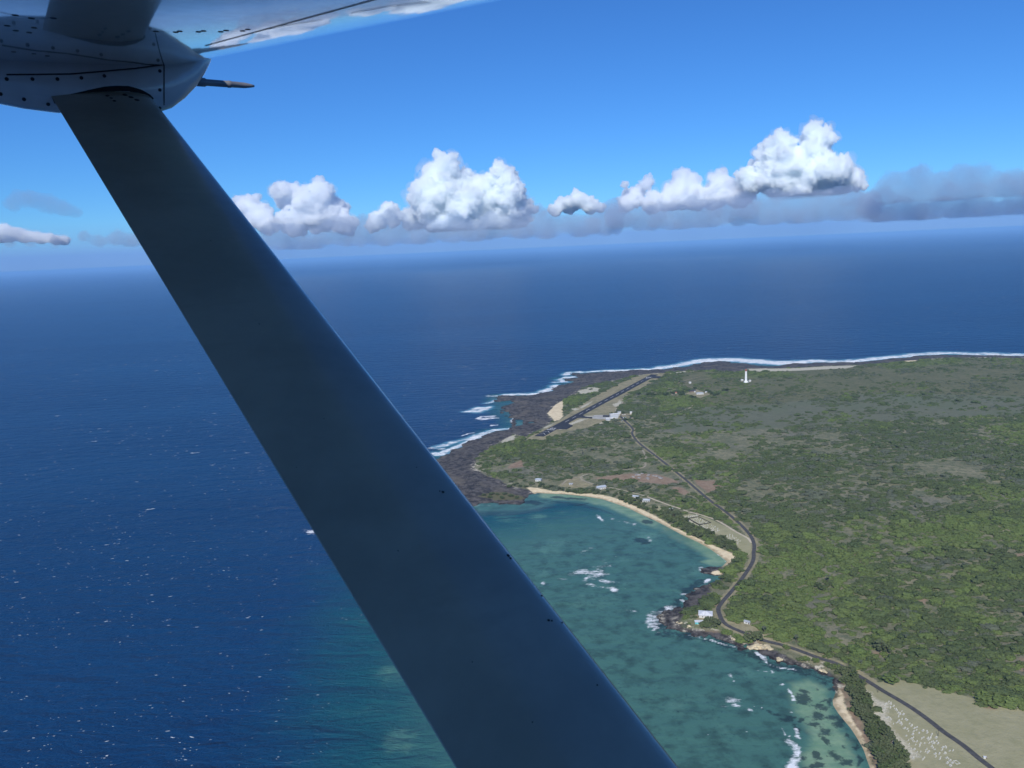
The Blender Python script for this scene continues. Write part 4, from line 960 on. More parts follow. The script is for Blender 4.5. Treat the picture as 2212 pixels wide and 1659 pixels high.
# palms
def palm_proto(seed):
    r = np.random.default_rng(seed); bm = bmesh.new(); tube(bm, [(0, 0, -.3), (.15, 0, 2.5), (.35, .05, 5.2), (.4, .1, 7.4)], [.26, .2, .17, .14], 7)
    tk = bpy.data.meshes.new('palm_trunk'); bm.to_mesh(tk); bm.free(); tk.materials.append(bark)
    bm = bmesh.new()
    for k in range(15):
        a = k*2.4+r.uniform(-.2, .2); el = r.uniform(-.2, .9); L = r.uniform(2.4, 3.2); prev = None
        for i in range(6):
            t = i/5; rr = L*t*math.cos(el*(1-t*.4)); z = 7.4 + L*(t*math.sin(el)-.55*t*t); w = .42*math.sin(math.pi*min(1, t*.9+.08))+.03
            c = Vector((.4+rr*math.cos(a), .1+rr*math.sin(a), z)); s = Vector((-math.sin(a), math.cos(a), 0))*w
            cur = (bm.verts.new(c-s-Vector((0, 0, .18*w))), bm.verts.new(c), bm.verts.new(c+s-Vector((0, 0, .18*w))))
            if prev:
                for j in (0, 1): bm.faces.new((prev[j], prev[j+1], cur[j+1], cur[j]))
            prev = cur
    cr = bpy.data.meshes.new('palm_crown'); bm.to_mesh(cr); bm.free(); cr.materials.append(fol['grey']); return tk, cr
PALM = [palm_proto(i) for i in range(3)]
for i, (fn, p, lb) in enumerate(((CH, (1985, 850), 'palm on the roadside lawn beside the small white hut'), (C5, (1525, 190), 'palm rising from scrub above the road bend'), (C6, (460, 250), 'palm in scrub near the grey bare bushes'), (C6, (955, 435), 'low palm at the roadside hedge'), (C6, (1295, 240), 'palm in the scrub beside the lone dark tree'),
        (C2, (1180, 835), 'palm in the scrub south of the runway'), (CT, (220, 1220), 'palm standing in the scrub below the runway end'), (CT, (1490, 1080), 'palm west of the airfield road'), (CT, (2100, 880), 'palm in the grey scrub east of the airfield road'), (CT, (1300, 920), 'palm beside the bend of the airfield road'), (CR, (1563, 320), 'tall palm at the end of the runway track'))):
    x, y = G(*fn([p])[0]); t = empty('palm_tree', (x, y, gz((x, y))-.1), rng.uniform(0, 6)); s = rng.uniform(.9, 1.25); t.scale = (s, s, s*rng.uniform(.8, 1.1)); tag(t, lb, 'palm')
    tk, cr = PALM[i % 3]; link('trunk', tk, None, t); link('crown', cr, None, t)

# ------------------------------------------------------------------ graves, walls, poles, vehicles
grave_m = plain('grave_concrete', (.56, .55, .48), .9, .15, 1.2); slab_m = plain('grave_slab', (.46, .45, .38), .9, .2, 1.0)
def grave_meshes():
    out = []
    for w, l, hh in ((1.3, 2.5, .9), (1.9, 2.9, .6), (1.2, 2.2, 1.3)):
        bm = bmesh.new(); add_box(bm, -w/2, w/2, -l/2, l/2, -.3, .28); bmesh.ops.bevel(bm, geom=bm.edges[:], offset=.05, segments=1, affect='EDGES'); a = bpy.data.meshes.new('slab'); bm.to_mesh(a); bm.free(); a.materials.append(slab_m)
        bm = bmesh.new(); add_box(bm, -w*.38, w*.38, l/2-.1, l/2+.16, 0, hh); add_box(bm, -w*.25, w*.25, l/2-.09, l/2+.15, hh, hh+.25); b_ = bpy.data.meshes.new('headstone'); bm.to_mesh(b_); bm.free(); b_.materials.append(grave_m)
        out.append((a, b_))
    return out
GM = grave_meshes()
def grave(x, y, rz, lb, grp, s=1.0):
    q = random.randrange(3); lb = ['plain pale grave ', 'broad low pale grave ', 'narrow pale grave with tall headstone '][q] + lb
    t = empty('grave', (x, y, gz((x, y))), rz); t.scale = (s, s, s); tag(t, lb, 'grave', lb); a, b_ = GM[q]
    link('slab', a, None, t); link('headstone', b_, None, t)
near_g = [(100, 465), (120, 490), (145, 520), (175, 555), (190, 575), (205, 595), (225, 620), (255, 640), (280, 600), (310, 650), (230, 685), (285, 725), (340, 725), (360, 745), (235, 745), (260, 778), (290, 808), (400, 790), (430, 820), (450, 840), (480, 870), (505, 895), (515, 852), (320, 862), (375, 880), (405, 918), (465, 920), (460, 957), (555, 945), (625, 905),
    (675, 915), (680, 940), (750, 970), (745, 1003), (740, 1020), (690, 1030), (715, 1050), (745, 1042), (820, 1025), (785, 1080), (740, 1082), (820, 1075), (770, 1110), (805, 1110), (850, 1118), (710, 1105), (620, 1010), (590, 1030), (460, 1012), (370, 980), (390, 1055), (430, 1030), (455, 1055), (480, 1075), (520, 1072), (580, 1105), (645, 1105), (500, 1125), (570, 1150),
    (390, 1105), (755, 1160), (780, 1180), (800, 1205), (920, 1175), (970, 1170), (995, 1190), (915, 1215), (1035, 1230), (1085, 1238), (680, 1205), (665, 1240), (710, 1235), (690, 1262), (810, 1275), (880, 1275), (950, 1270), (980, 1275), (830, 1320), (905, 1328), (885, 1360), (640, 1335), (612, 1362), (995, 1342), (1020, 1362), (1050, 1390), (1072, 1412), (1090, 1433),
    (1005, 1420), (1040, 1460), (1060, 1480), (480, 1190), (520, 1235), (575, 1240), (515, 1290), (420, 1250), (370, 1250), (440, 1190), (300, 1260), (340, 1330), (400, 1310), (460, 1330), (420, 1475), (330, 1390), (70, 450), (40, 480), (110, 548), (90, 700), (100, 720), (150, 790), (200, 775), (60, 690), (10, 550), (20, 490)]
for p in near_g:
    x, y = G(*CG([p])[0]); rdist = seg_dist(np.array([x]), np.array([y]), road, False)[0]
    where = 'in the row nearest the straight road' if rdist < 38 else 'on bleached ground under the tree belt' if rdist > 75 else 'in the middle of the graveyard lawn'
    grave(x+rng.normal(0, .3), y+rng.normal(0, .3), R(-52)+rng.normal(0, .12), where, 'graves on the large graveyard lawn', rng.uniform(.6, 1.0))
far_poly = [CB(q) for q in ([(1060, 675), (1150, 665), (1280, 655), (1280, 680), (1150, 700)], [(1170, 710), (1290, 695), (1430, 765), (1320, 785)], [(1310, 800), (1450, 800), (1560, 820), (1600, 880), (1500, 900), (1400, 850)], [(1680, 940), (1790, 940), (1910, 1030), (1870, 1080), (1760, 1020)])]
for q, n, where in zip(far_poly, (18, 26, 30, 24), ('outside the north wall of the stone enclosure', 'inside the dark stone enclosure', 'just south of the dark stone enclosure', 'at the road end of the beach graveyard')):
    for p in fill_poly(GL(q), n, 2.6):
        grave(p[0], p[1], R(-35)+rng.normal(0, .12), where, 'graves beside the sand track', rng.uniform(.6, 1.0))
def wall_loop(name, px, th, hgt, mat, label, cat):
    P = GL(px); c = P.mean(0); z0 = gz(c); t = empty(name, (c[0], c[1], z0)); tag(t, label, cat)
    n = len(P)
    for i in range(n):
        a = P[i]-c; b = P[(i+1) % n]-c; d = b-a; L = np.hypot(*d); bm = bmesh.new(); add_box(bm, -L/2-th/2, L/2-th/2-.01, -th/2, th/2, -.6, hgt)
        o = bm_obj('wall_side', bm, mat, t); o.location = ((a[0]+b[0])/2, (a[1]+b[1])/2, 0); o.rotation_euler = (0, 0, math.atan2(d[1], d[0]))
wall_loop('stone_enclosure', CB([(1140, 705), (1290, 683), (1472, 770), (1300, 797)]), .9, 1.1, plain('dark_stone', (.05, .05, .045), .95, .3, 1.0), 'low dark stone wall around the graves beside the sand track', 'wall')
wall_loop('kerbed_plot', CG([(1095, 1395), (1145, 1388), (1203, 1435), (1150, 1445)]), .5, .4, grave_m, 'white kerb around an empty plot on the graveyard lawn', 'kerb')
pole_m = plain('pole_wood', (.08, .065, .05), .9, .2, 3)
def pole(px, lb, h_=6.0, rz=0.6):
    x, y = G(*px); t = empty('utility_pole', (x, y, gz((x, y))), rz); tag(t, lb, 'pole', 'utility poles along the road')
    bm = bmesh.new(); tube(bm, [(0, 0, -.5), (0, 0, h_*.5), (0, 0, h_)], [.2, .17, .13], 7); bm_obj('post', bm, pole_m, t)
    bm = bmesh.new(); add_box(bm, -.9, .9, .13, .27, h_-.7, h_-.5); bm_obj('crossarm', bm, pole_m, t)
pole(CG([(857, 1000)])[0], 'wooden utility pole on the graveyard lawn beside the straight road'); pole(C6([(1088, 632)])[0], 'wooden utility pole at the start of the graveyard lawn')
pole(CH([(1350, 380)])[0], 'tall wooden utility pole at the road bend behind the white roofed house', 9, .9); pole(C5([(915, 190)])[0], 'wooden utility pole in scrub north of the road bend', 8, .8)
pole(CB([(2100, 1060)])[0], 'wooden utility pole outside the road curve by the beach', 8, .3)
pole(CB([(1380, 380)])[0], 'wooden utility pole beside the straight road above the cottages', 8, -.6); pole(CB([(1040, 170)])[0], 'wooden utility pole beside the straight road at the brown clearing', 8, -.6)
def box_vehicle(px, L, Wd, Hh, rz, colr, label, cat, name, z=4.0):
    x, y = G(*px); t = empty(name, (x, y, gz((x, y))+.28), rz); tag(t, label, cat)
    bmn = bmesh.new(); add_box(bmn, -L/2, L/2, -Wd/2, Wd/2, .35, Hh*.6); bmesh.ops.bevel(bmn, geom=bmn.edges[:], offset=.12, segments=2, affect='EDGES'); bm_obj('body', bmn, plain('paint_'+name+str(colr), colr, .4, .05, 1, .5), t)
    bmn = bmesh.new(); add_box(bmn, -L*.32, L*.28, -Wd*.44, Wd*.44, Hh*.6+.01, Hh); 
    for v in bmn.verts:
        if v.co.z > Hh*.9: v.co.x *= .8; v.co.y *= .88
    bm_obj('cabin', bmn, glass_m, t)
    for sx in (-.32, .32):
        for sy in (-1, 1):
            bmn = bmesh.new(); bmesh.ops.create_cone(bmn, cap_ends=True, segments=14, radius1=.36, radius2=.36, depth=.24); bmesh.ops.rotate(bmn, verts=bmn.verts, matrix=Matrix.Rotation(R(90), 3, 'X')); o = bm_obj('wheel', bmn, plain('tyre', (.02, .02, .02), .9), t); o.location = (sx*L, sy*Wd*.47, .36)
box_vehicle(CT([(1278, 238)])[0], 9, 2.6, 2.6, R(3), (.72, .68, .58), 'white bus parked on the far side of the turning loop', 'bus', 'parked_bus')
box_vehicle(CT([(1298, 316)])[0], 9, 2.6, 2.4, R(3), (.75, .75, .72), 'white truck parked in the middle of the turning loop', 'truck', 'parked_truck')
box_vehicle(CT([(1205, 305)])[0], 4.6, 1.9, 1.6, R(115), (.03, .03, .04), 'dark car on the road beside the terminal', 'car', 'parked_car')
box_vehicle(CT([(1230, 392)])[0], 4.4, 1.9, 1.6, R(20), (.75, .75, .74), 'white car beside the airfield road junction', 'car', 'parked_car')
house(CG([(2165, 545)])[0], 10, 3.2, 2.2, R(-4), 'white', 'white', 'long white trailer at the edge of the tan field', 'flat', .05, .1, 'trailer', windows=2, name='trailer')
house(CG([(1597, 1357)])[0], 2.6, 1.8, 1.1, R(-20), 'white', 'white', 'small white box beside the straight road', 'flat', .05, .1, 'box', windows=0, name='roadside_box')
# boulders: bleached coral blocks at the shore
coral = plain('coral_block', (.56, .47, .30), .95, .2, .6); rock_grey = plain('grey_block', (.30, .28, .26), .95, .25, .6); basalt = plain('basalt', (.035, .033, .035), .95, .3, .5)
BM_ = []
for i in range(4):
    vs, fs = ICO2[i]; me = bpy.data.meshes.new('boulder'); me.from_pydata((vs*np.array([1, .8, .55])).tolist(), [], fs.tolist()); BM_.append(me)
def boulders(fn, pts, sz, mat, lb, grp):
    for p in pts:
        x, y = G(*fn([p])[0], 1.5); me = BM_[random.randrange(4)].copy(); me.materials.append(mat); o = bpy.data.objects.new('boulder', me); COL.objects.link(o)
        s = sz*rng.uniform(.7, 1.4); o.location = (x, y, max(gz((x, y)), .1)+s*.1); o.scale = (s*1.2, s, s); o.rotation_euler = (rng.uniform(-.2, .2), rng.uniform(-.2, .2), rng.uniform(0, 6)); tag(o, lb, 'boulder', grp)
boulders(CH, [(1720, 1090), (1760, 1095), (1800, 1080), (1850, 1065), (1890, 1080), (1930, 1060), (1960, 1090), (2020, 1085), (2060, 1110), (1990, 1110), (2100, 1130), (1850, 1110)], 2.6, coral, 'pale yellow coral block on the rocks below the big roadside trees', 'coral blocks below the roadside trees')
boulders(CH, [(470, 670), (500, 690), (530, 690), (550, 680), (640, 740), (680, 735), (1430, 945), (1470, 965), (1580, 955), (1500, 980)], 1.8, coral, 'pale coral block on the dark rocky point', 'coral blocks on the rocky point')
boulders(C6, [(320, 370), (335, 380), (325, 385), (650, 465), (670, 470), (690, 478), (640, 460)], 2.2, coral, 'pale coral block on the shore rocks near the small sandy cove', 'coral blocks near the cove')
boulders(CB, [(345, 130), (390, 100), (420, 105), (470, 85), (565, 105), (640, 115), (680, 122), (720, 135), (745, 150), (760, 145), (555, 155), (430, 145)], 3.2, rock_grey, 'grey white rock outcrop in the brown clearing beside the road', 'rocks in the brown clearing')

# ------------------------------------------------------------------ clouds
def noise3(p, s=0):
    """3D value noise from three crossed 2D lattices"""
    return (vnoise(p[:, 0]+s, p[:, 1]+p[:, 2]*.73, s) + vnoise(p[:, 1]-s, p[:, 2]+p[:, 0]*.61, s+5) + vnoise(p[:, 2]+s*2, p[:, 0]-p[:, 1]*.67, s+9))/3*2-1
def cloud_mat(name, dens, colr, absorb):
    M = bpy.data.materials.new(name); M.use_nodes = True; t = M.node_tree; t.nodes.clear()
    o = t.nodes.new('ShaderNodeOutputMaterial'); v = t.nodes.new('ShaderNodeVolumePrincipled')
    v.inputs['Color'].default_value = (*colr, 1); v.inputs['Density'].default_value = dens; v.inputs['Anisotropy'].default_value = .15
    v.inputs['Absorption Color'].default_value = (*absorb, 1)
    t.links.new(v.outputs[0], o.inputs['Volume']); return M
cm_white = cloud_mat('cloud_white', .017, (.978, .994, 1.0), (0, 0, 0))
cm_mid = cloud_mat('cloud_soft', .010, (.972, .986, .998), (0, 0, 0))
cm_shade_grey = cloud_mat('cloud_shade_grey', .0015, (.72, .81, .92), (0, 0, 0))  # cloud shade put into the scatter colour as a blue grey
def _unit_ico(sub):
    b_ = bmesh.new(); bmesh.ops.create_icosphere(b_, subdivisions=sub, radius=1); v = np.array([q.co[:] for q in b_.verts]); f = np.array([[q.index for q in g.verts] for g in b_.faces]); b_.free(); return v, f
IV, IF = _unit_ico(2)
def remeshed(V, F, vox):
    me = bpy.data.meshes.new('cloud'); me.from_pydata(V.tolist(), [], F.tolist()); o = bpy.data.objects.new('cloud_blank', me)
    rm = o.modifiers.new('remesh', 'REMESH'); rm.mode = 'VOXEL'; rm.voxel_size = vox
    ts = bpy.data.scenes.new('cloud_workbench'); ts.collection.objects.link(o); ts.view_layers[0].update()
    dg = ts.view_layers[0].depsgraph; dg.update(); m2 = bpy.data.meshes.new_from_object(o.evaluated_get(dg))
    bpy.data.objects.remove(o); bpy.data.scenes.remove(ts); bpy.data.meshes.remove(me); return m2
def billow(m2, mr, seed, octs, amp, push=0.0, z0=None):
    n = len(m2.vertices); co = np.empty(n*3); m2.vertices.foreach_get('co', co); co = co.reshape(-1, 3); no = np.empty(n*3); m2.vertices.foreach_get('normal', no); no = no.reshape(-1, 3)
    dsp = push
    for o_, (f_, a_) in enumerate(octs):
        w = np.abs(noise3(co/mr*f_, 13*o_+seed)); dsp = dsp + a_*(w*1.6-.32)*amp
    low = np.clip((co[:, 2]-co[:, 2].min())/(mr*.8), .15, 1)
    co = co + no*(dsp*mr*low)[:, None]
    if z0 is not None: co[:, 2] = np.maximum(co[:, 2], z0 + mr*.10*noise3(co/mr*1.3, seed+40))
    m2.vertices.foreach_set('co', co.ravel()); m2.polygons.foreach_set('use_smooth', np.ones(len(m2.polygons), bool)); m2.update()
def cloud(lumps, D, base_y, mat, label, vox, seed, amp=.34, depth=.5, wisp=None):
    """lumps read as (x, y, r) in the survey frame; the cloud stands D metres away with a flat base"""
    r = np.random.default_rng(seed); Vs = []; Fs = []; nn = 0; zbs = []
    def pt(x, y, dd): d = ray(x, y); return EYE + d/np.linalg.norm(d)*dd
    k = D/FV
    for x, y, rad in lumps:
        d0 = D + r.normal(0, rad*k*depth)
        c = pt(x, y, d0); R0 = rad*k
        zb = pt(x, base_y(x), d0)[2]; zbs.append(zb)
        todo = [(c, R0*.86)]
        for _ in range(26):
            v = r.normal(size=3); v /= np.linalg.norm(v); v[2] = v[2]*.9+.1
            todo.append((c + v*R0*.84, R0*r.uniform(.13, .38)))
        for q, rr in todo:
            q = q.copy(); q[2] = max(q[2], zb+rr*.35)
            Vs.append(IV*np.array([rr, rr, rr*.92])+q); Fs.append(IF+nn); nn += len(IV)
    V = np.vstack(Vs); F = np.vstack(Fs); mr = np.mean([l[2] for l in lumps])*k
    m2 = remeshed(V, F, vox); billow(m2, mr, seed, ((.75, .46), (1.7, .46), (3.9, .50), (8.5, .44), (17, .30)), amp, 0.0, np.mean(zbs)+mr*.12)
    m2.materials.clear(); m2.materials.append(mat)
    o = tag(link('cloud', m2, mat), label, 'cloud')
    if wisp:
        m3 = remeshed(V, F, vox*1.25); billow(m3, mr, seed+3, ((.9, .8), (2.3, .7), (5.1, .6)), amp*.9, .10, np.mean(zbs)+mr*.02)
        m3.materials.clear(); m3.materials.append(wisp); link('wispy_fringe', m3, wisp, o)
    return o
cm_wisp = cloud_mat('cloud_wisp', .0010, (.96, .975, .99), (0, 0, 0)); cm_shade_wisp = cloud_mat('cloud_shade_wisp', .00045, (.66, .77, .90), (0, 0, 0))  # second wisp carries the same shade tint in its colour
cm_shade_dark = cloud_mat('cloud_shade_dark', .0011, (.68, .77, .89), (0, 0, 0))  # shadow on the right bank put into its lower scatter colour
HB = lambda x: 537 - (x-1106)*.0454            # horizon line
B = lambda up: (lambda x: HB(x)-up)
cloud([(962, 362, 34), (948, 398, 48), (1000, 405, 46), (1082, 384, 32), (1092, 420, 42), (1045, 428, 52), (945, 440, 58), (1010, 455, 62), (1080, 462, 56), (915, 425, 34), (1120, 455, 36), (960, 475, 48), (900, 470, 34)], 24000, B(40), cm_white, 'tall brilliant white cumulus with two domes over the sea', 37, 1, wisp=cm_wisp)
cloud([(603, 412, 20), (630, 432, 32), (688, 416, 28), (660, 440, 34), (720, 455, 34), (690, 470, 38), (640, 478, 36), (745, 485, 28)], 25000, B(34), cm_mid, 'grey and white cumulus beside the wing strut', 37, 2, wisp=cm_wisp)
cloud([(538, 448, 32), (560, 470, 30), (575, 485, 26)], 26000, B(34), cm_mid, 'small white cumulus partly behind the wing strut', 37, 3, wisp=cm_wisp)
cloud([(842, 458, 20), (818, 476, 22), (850, 478, 18), (805, 490, 16)], 25000, B(34), cm_white, 'little white cumulus left of the tall two domed cloud', 37, 4, wisp=cm_wisp)
cloud([(1250, 432, 22), (1228, 445, 22), (1212, 440, 16), (1275, 445, 20), (1296, 450, 13), (1200, 456, 16)], 26000, B(45), cm_white, 'low white cumulus between the two tall clouds', 37, 5, wisp=cm_wisp)
cloud([(1397, 398, 17), (1370, 425, 26), (1480, 396, 30), (1498, 425, 36), (1450, 430, 32), (1556, 398, 30), (1545, 425, 32), (1352, 440, 22), (1410, 440, 26), (1350, 400, 9), (1600, 425, 28)], 26500, B(55), cm_mid, 'row of white cumulus heads leading up to the tallest cloud', 37, 6, wisp=cm_wisp)
cloud([(1768, 302, 33), (1752, 340, 42), (1690, 318, 32), (1665, 348, 36), (1710, 362, 52), (1778, 372, 50), (1640, 378, 32), (1815, 385, 38), (1845, 392, 24), (1620, 392, 28), (1740, 398, 52), (1680, 395, 40), (1790, 400, 40)], 25500, B(80), cm_white, 'tallest white cumulus tower rising above the grey bank', 37, 7, wisp=cm_wisp)
cloud([(1905, 408, 20), (1935, 394, 24), (1985, 382, 26), (2030, 400, 28), (2075, 392, 30), (2112, 376, 22), (2150, 398, 26), (2190, 395, 28), (2245, 398, 36), (2300, 400, 40), (1960, 415, 32), (2040, 418, 32), (2110, 415, 34), (2180, 418, 34), (2250, 425, 40), (1890, 430, 20), (1868, 436, 15), (1846, 441, 12), (1820, 444, 10), (1912, 432, 24), (1930, 420, 26), (1990, 408, 30), (2012, 424, 30), (1975, 430, 28), (2060, 425, 28), (2130, 425, 28)], 21500, B(58), cm_shade_dark, 'dark grey cloud bank with ragged top', 75, 8, wisp=cm_shade_wisp)
band_l = [(x, HB(x)-u_+rng.uniform(-6, 6), rng.uniform(18, 27)) for u_ in (44, 66) for x in range(1330, 1900, 24)] + [(x, HB(x)-rng.uniform(80, 92), rng.uniform(8, 18)) for x in range(1590, 1880, 18)]
cloud(band_l, 22500, B(24), cm_shade_grey, 'long blue grey cloud bank under the tallest cumulus', 75, 9, wisp=cm_shade_wisp)
band_m = [(x, HB(x)-u_+rng.uniform(-8, 6), rng.uniform(16, 26)) for u_ in (34, 54) for x in range(580, 1350, 25)] + [(x, HB(x)-rng.uniform(68, 84), rng.uniform(9, 20)) for x in list(range(720, 880, 16)) + list(range(1130, 1210, 16)) + list(range(1290, 1350, 16))]
cloud(band_m, 23000, B(16), cm_shade_grey, 'long low grey cloud layer under the two domed cumulus', 75, 10, wisp=cm_shade_wisp)
cloud([(x, HB(x)-40+rng.uniform(-6, 6), rng.uniform(18, 28)) for x in range(1880, 2330, 24)], 22000, B(20), cm_shade_grey, 'soft blue grey layer under the dark ragged bank', 75, 15, wisp=cm_shade_wisp)
cloud([(40, 428, 16), (70, 432, 20), (105, 442, 20), (135, 452, 18), (165, 460, 14), (25, 442, 16)], 17000, B(110), cm_shade_dark, 'dark grey cloud scrap alone at the left', 60, 11, .4, wisp=cm_shade_wisp)
cloud([(0, 502, 18), (30, 506, 14), (70, 512, 13), (105, 514, 12), (-40, 505, 22), (140, 520, 12), (15, 508, 16), (50, 512, 15), (88, 516, 13), (122, 520, 12), (-15, 510, 18)], 26000, B(48), cm_mid, 'small bright cloud row under the grey scrap', 60, 12, wisp=cm_wisp)
cloud([(20, 522, 13), (65, 524, 12), (180, 512, 13), (215, 522, 14), (250, 515, 18), (280, 520, 18), (310, 518, 18), (120, 526, 10)], 24000, B(40), cm_shade_grey, 'thin grey cloud layer left of the wing strut', 60, 13, wisp=cm_shade_wisp)

def far_haze():
    bm = bmesh.new(); seg = 72; P = ((26000, 462), (26000, 1750), (95000, 1750), (95000, 462)); rg = []
    for k in range(seg):
        a = 2*math.pi*k/seg; rg.append([bm.verts.new((rr*math.cos(a), rr*math.sin(a), zz)) for rr, zz in P])
    for k in range(seg):
        A_, B_ = rg[k], rg[(k+1) % seg]
        for q in range(4): bm.faces.new((A_[q], A_[(q+1) % 4], B_[(q+1) % 4], B_[q]))
    M = cloud_mat('far_haze', 3.2e-5, (.36, .62, 1.0), (0, 0, 0)); M.node_tree.nodes['Principled Volume'].inputs['Anisotropy'].default_value = -.15
    tag(bm_obj('haze_veil', bm, M), 'thin blue veil of far haze all round the horizon', 'haze', kind='stuff')  # ring of haze, not cloud, added to soften and dim the low sky
far_haze()

# ------------------------------------------------------------------ haze
bm = bmesh.new(); add_box(bm, -360000, 360000, -360000, 360000, -6.0, 456.0)
hz = bpy.data.materials.new('haze'); hz.use_nodes = True; t = hz.node_tree; t.nodes.clear()
ho = t.nodes.new('ShaderNodeOutputMaterial'); hv = t.nodes.new('ShaderNodeVolumePrincipled')
hv.inputs['Color'].default_value = (.30, .60, 1.0, 1); hv.inputs['Density'].default_value = 2.6e-5; hv.inputs['Anisotropy'].default_value = -.15
t.links.new(hv.outputs[0], ho.inputs['Volume'])
tag(bm_obj('haze', bm, hz), kind='stuff')

# ------------------------------------------------------------------ aircraft
TH = R(40.5)
o_h = np.array([-math.sin(TH), math.cos(TH), 0]); f_h = np.array([math.cos(TH), math.sin(TH), 0])
f_d = f_h*math.cos(R(3.5)) + np.array([0, 0, math.sin(R(3.5))])
CH_ = .40
def px_of(p):
    v = p-EYE; a = v@FWD; return VW/2+FV*(v@RT)/a, VH/2-FV*(v@UP)/a
def right_err(p):
    x, y = px_of(p); x0, y0, x1, y1 = 345, 235, 1465, 1659
    return x - (x0+(y-y0)*(x1-x0)/(y1-y0))
def solve_depth(px, lo, hi):
    for _ in range(60):
        mid = (lo+hi)/2
        if right_err(EYE+ray(*px)*mid + f_d*CH_) > 0: lo = mid
        else: hi = mid
    return mid
dT = solve_depth((125, 232), .5, 8); dB = solve_depth((985, 1659), .3, 6)
TL = EYE+ray(125, 232)*dT; BL = EYE+ray(985, 1659)*dB
print('strut depth', dT, dB)
ac = empty('light_aircraft', EYE + np.array([.3, 1.2, -1.2])); tag(ac, 'high wing, strut and pitot tube of a light aircraft seen from its cabin', 'aircraft')
ac_inv = Matrix.Translation(-Vector(ac.location))
def paint_mat(name, colr, rough, coat, streak):
    M, t, b = new_mat(name); q = NB(t); co = q.obj()
    n1 = q.noise(co, 3.0, 5, .6); n2 = q.noise(co, 26.0, 4, .7); mp = q.n('ShaderNodeMapping'); mp.inputs['Scale'].default_value = (1.2, 1.2, 9); q.l(co, mp.inputs[0]); n3 = q.noise(mp.outputs[0], 2.5, 5, .65)
    c = q.mix(q.step(n1, .3, .7), tuple(v*.80 for v in colr), colr); c = q.mix(q.math('MULTIPLY', q.step(n3, .52, .75), streak), c, tuple(v*.55 for v in colr))
    q.l(c, b.inputs['Base Color']); q.l(q.step(n2, .3, .7, rough*.85, rough*1.2), b.inputs['Roughness']); b.inputs['Specular IOR Level'].default_value = .5
    b.inputs['Coat Weight'].default_value = coat; b.inputs['Coat Roughness'].default_value = .04 if name == 'aircraft_paint' else .16; b.inputs['Coat IOR'].default_value = 1.6
    return M
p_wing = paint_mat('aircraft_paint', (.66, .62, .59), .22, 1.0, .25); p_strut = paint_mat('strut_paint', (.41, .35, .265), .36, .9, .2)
rubber = plain('dark_sealant', (.012, .012, .014), .7, .2, 20); screw_m = plain('screw_head', (.02, .021, .024), .5, .2, 30)
def ac_obj(name, verts, faces, mat, parent=ac, smooth_=True):
    me = bpy.data.meshes.new(name); me.from_pydata([tuple(np.asarray(v)-np.array(ac.location)) for v in verts], [], faces); me.update()
    bm = bmesh.new(); bm.from_mesh(me); bmesh.ops.recalc_face_normals(bm, faces=bm.faces); bm.to_mesh(me); bm.free()
    return link(name, me, mat, parent, smooth_)
def loft(rings, close=True, caps=True):
    V = [p for r_ in rings for p in r_]; n = len(rings[0]); F = []
    for i in range(len(rings)-1):
        for j in range(n if close else n-1):
            F.append((i*n+j, i*n+(j+1) % n, (i+1)*n+(j+1) % n, (i+1)*n+j))
    if caps and close: F.append(tuple(range(n))[::-1]); F.append(tuple((len(rings)-1)*n+j for j in range(n)))
    return V, F
span = (TL-BL); sdir = span/np.linalg.norm(span); s_n = np.cross(f_d, sdir); s_n /= np.linalg.norm(s_n)
if s_n@(EYE-BL) < 0: s_n = -s_n
def section(base, sc=1.0, th=.105):
    """symmetrical streamline section, trailing edge at base, leading edge one chord ahead"""
    out = []; xs_ = 1-(1-np.cos(np.linspace(0, math.pi, 17)))/2      # 1 -> 0 measured from the trailing edge forward
    yt = lambda u: 5*th*(.2969*np.sqrt(u)-.126*u-.3516*u**2+.2843*u**3-.1036*u**4)/CH_*CH_
    for s in (1, -1):
        for x in (xs_ if s > 0 else xs_[::-1][1:-1]):
            u = 1-x; y = s*yt(max(u, 0))/2*1.0
            c = .5; out.append(base + f_d*CH_*(c+(x-c)*sc) + s_n*y*sc*(1 if sc == 1 else 1.25))
    return out
rings = [section(BL + span*t) for t in np.linspace(-.45, 1.14, 24)]
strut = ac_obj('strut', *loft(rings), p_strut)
# wing
PLE = None
TR = TL + f_d*CH_
p = ray(455, 108); P_LE = EYE + p*((TR-EYE)@o_h)/(p@o_h)
p = ray(945, 0); Q_LE = EYE + p*((P_LE-EYE)@f_h)/(p@f_h)
o_w = (P_LE-Q_LE)/np.linalg.norm(P_LE-Q_LE)
n_w = np.cross(f_d, o_w); n_w /= np.linalg.norm(n_w)                 # upwards
if n_w[2] < 0: n_w = -n_w
aft = -(f_d - o_w*(f_d@o_w)); aft /= np.linalg.norm(aft)
WCH = 1.95
low = [(0, .0), (.004, -.014), (.015, -.028), (.04, -.042), (.09, -.055), (.17, -.066), (.3, -.075), (.5, -.080), (.8, -.078), (1.2, -.06), (1.6, -.03), (WCH, .0)]
upp = [(1.7, .05), (1.2, .13), (.8, .18), (.5, .195), (.25, .16), (.1, .10), (.04, .055), (.01, .02)]
def wing_pt(s, z, sp): return P_LE + aft*s + n_w*z + o_w*sp
def wing_low(s):
    return float(np.interp(s, [a for a, _ in low], [b for _, b in low]))
rings = [[wing_pt(s, z, sp) for s, z in low+upp] for sp in np.linspace(-7.0, 6.5, 28)]
wing = ac_obj('wing', *loft(rings), p_wing)
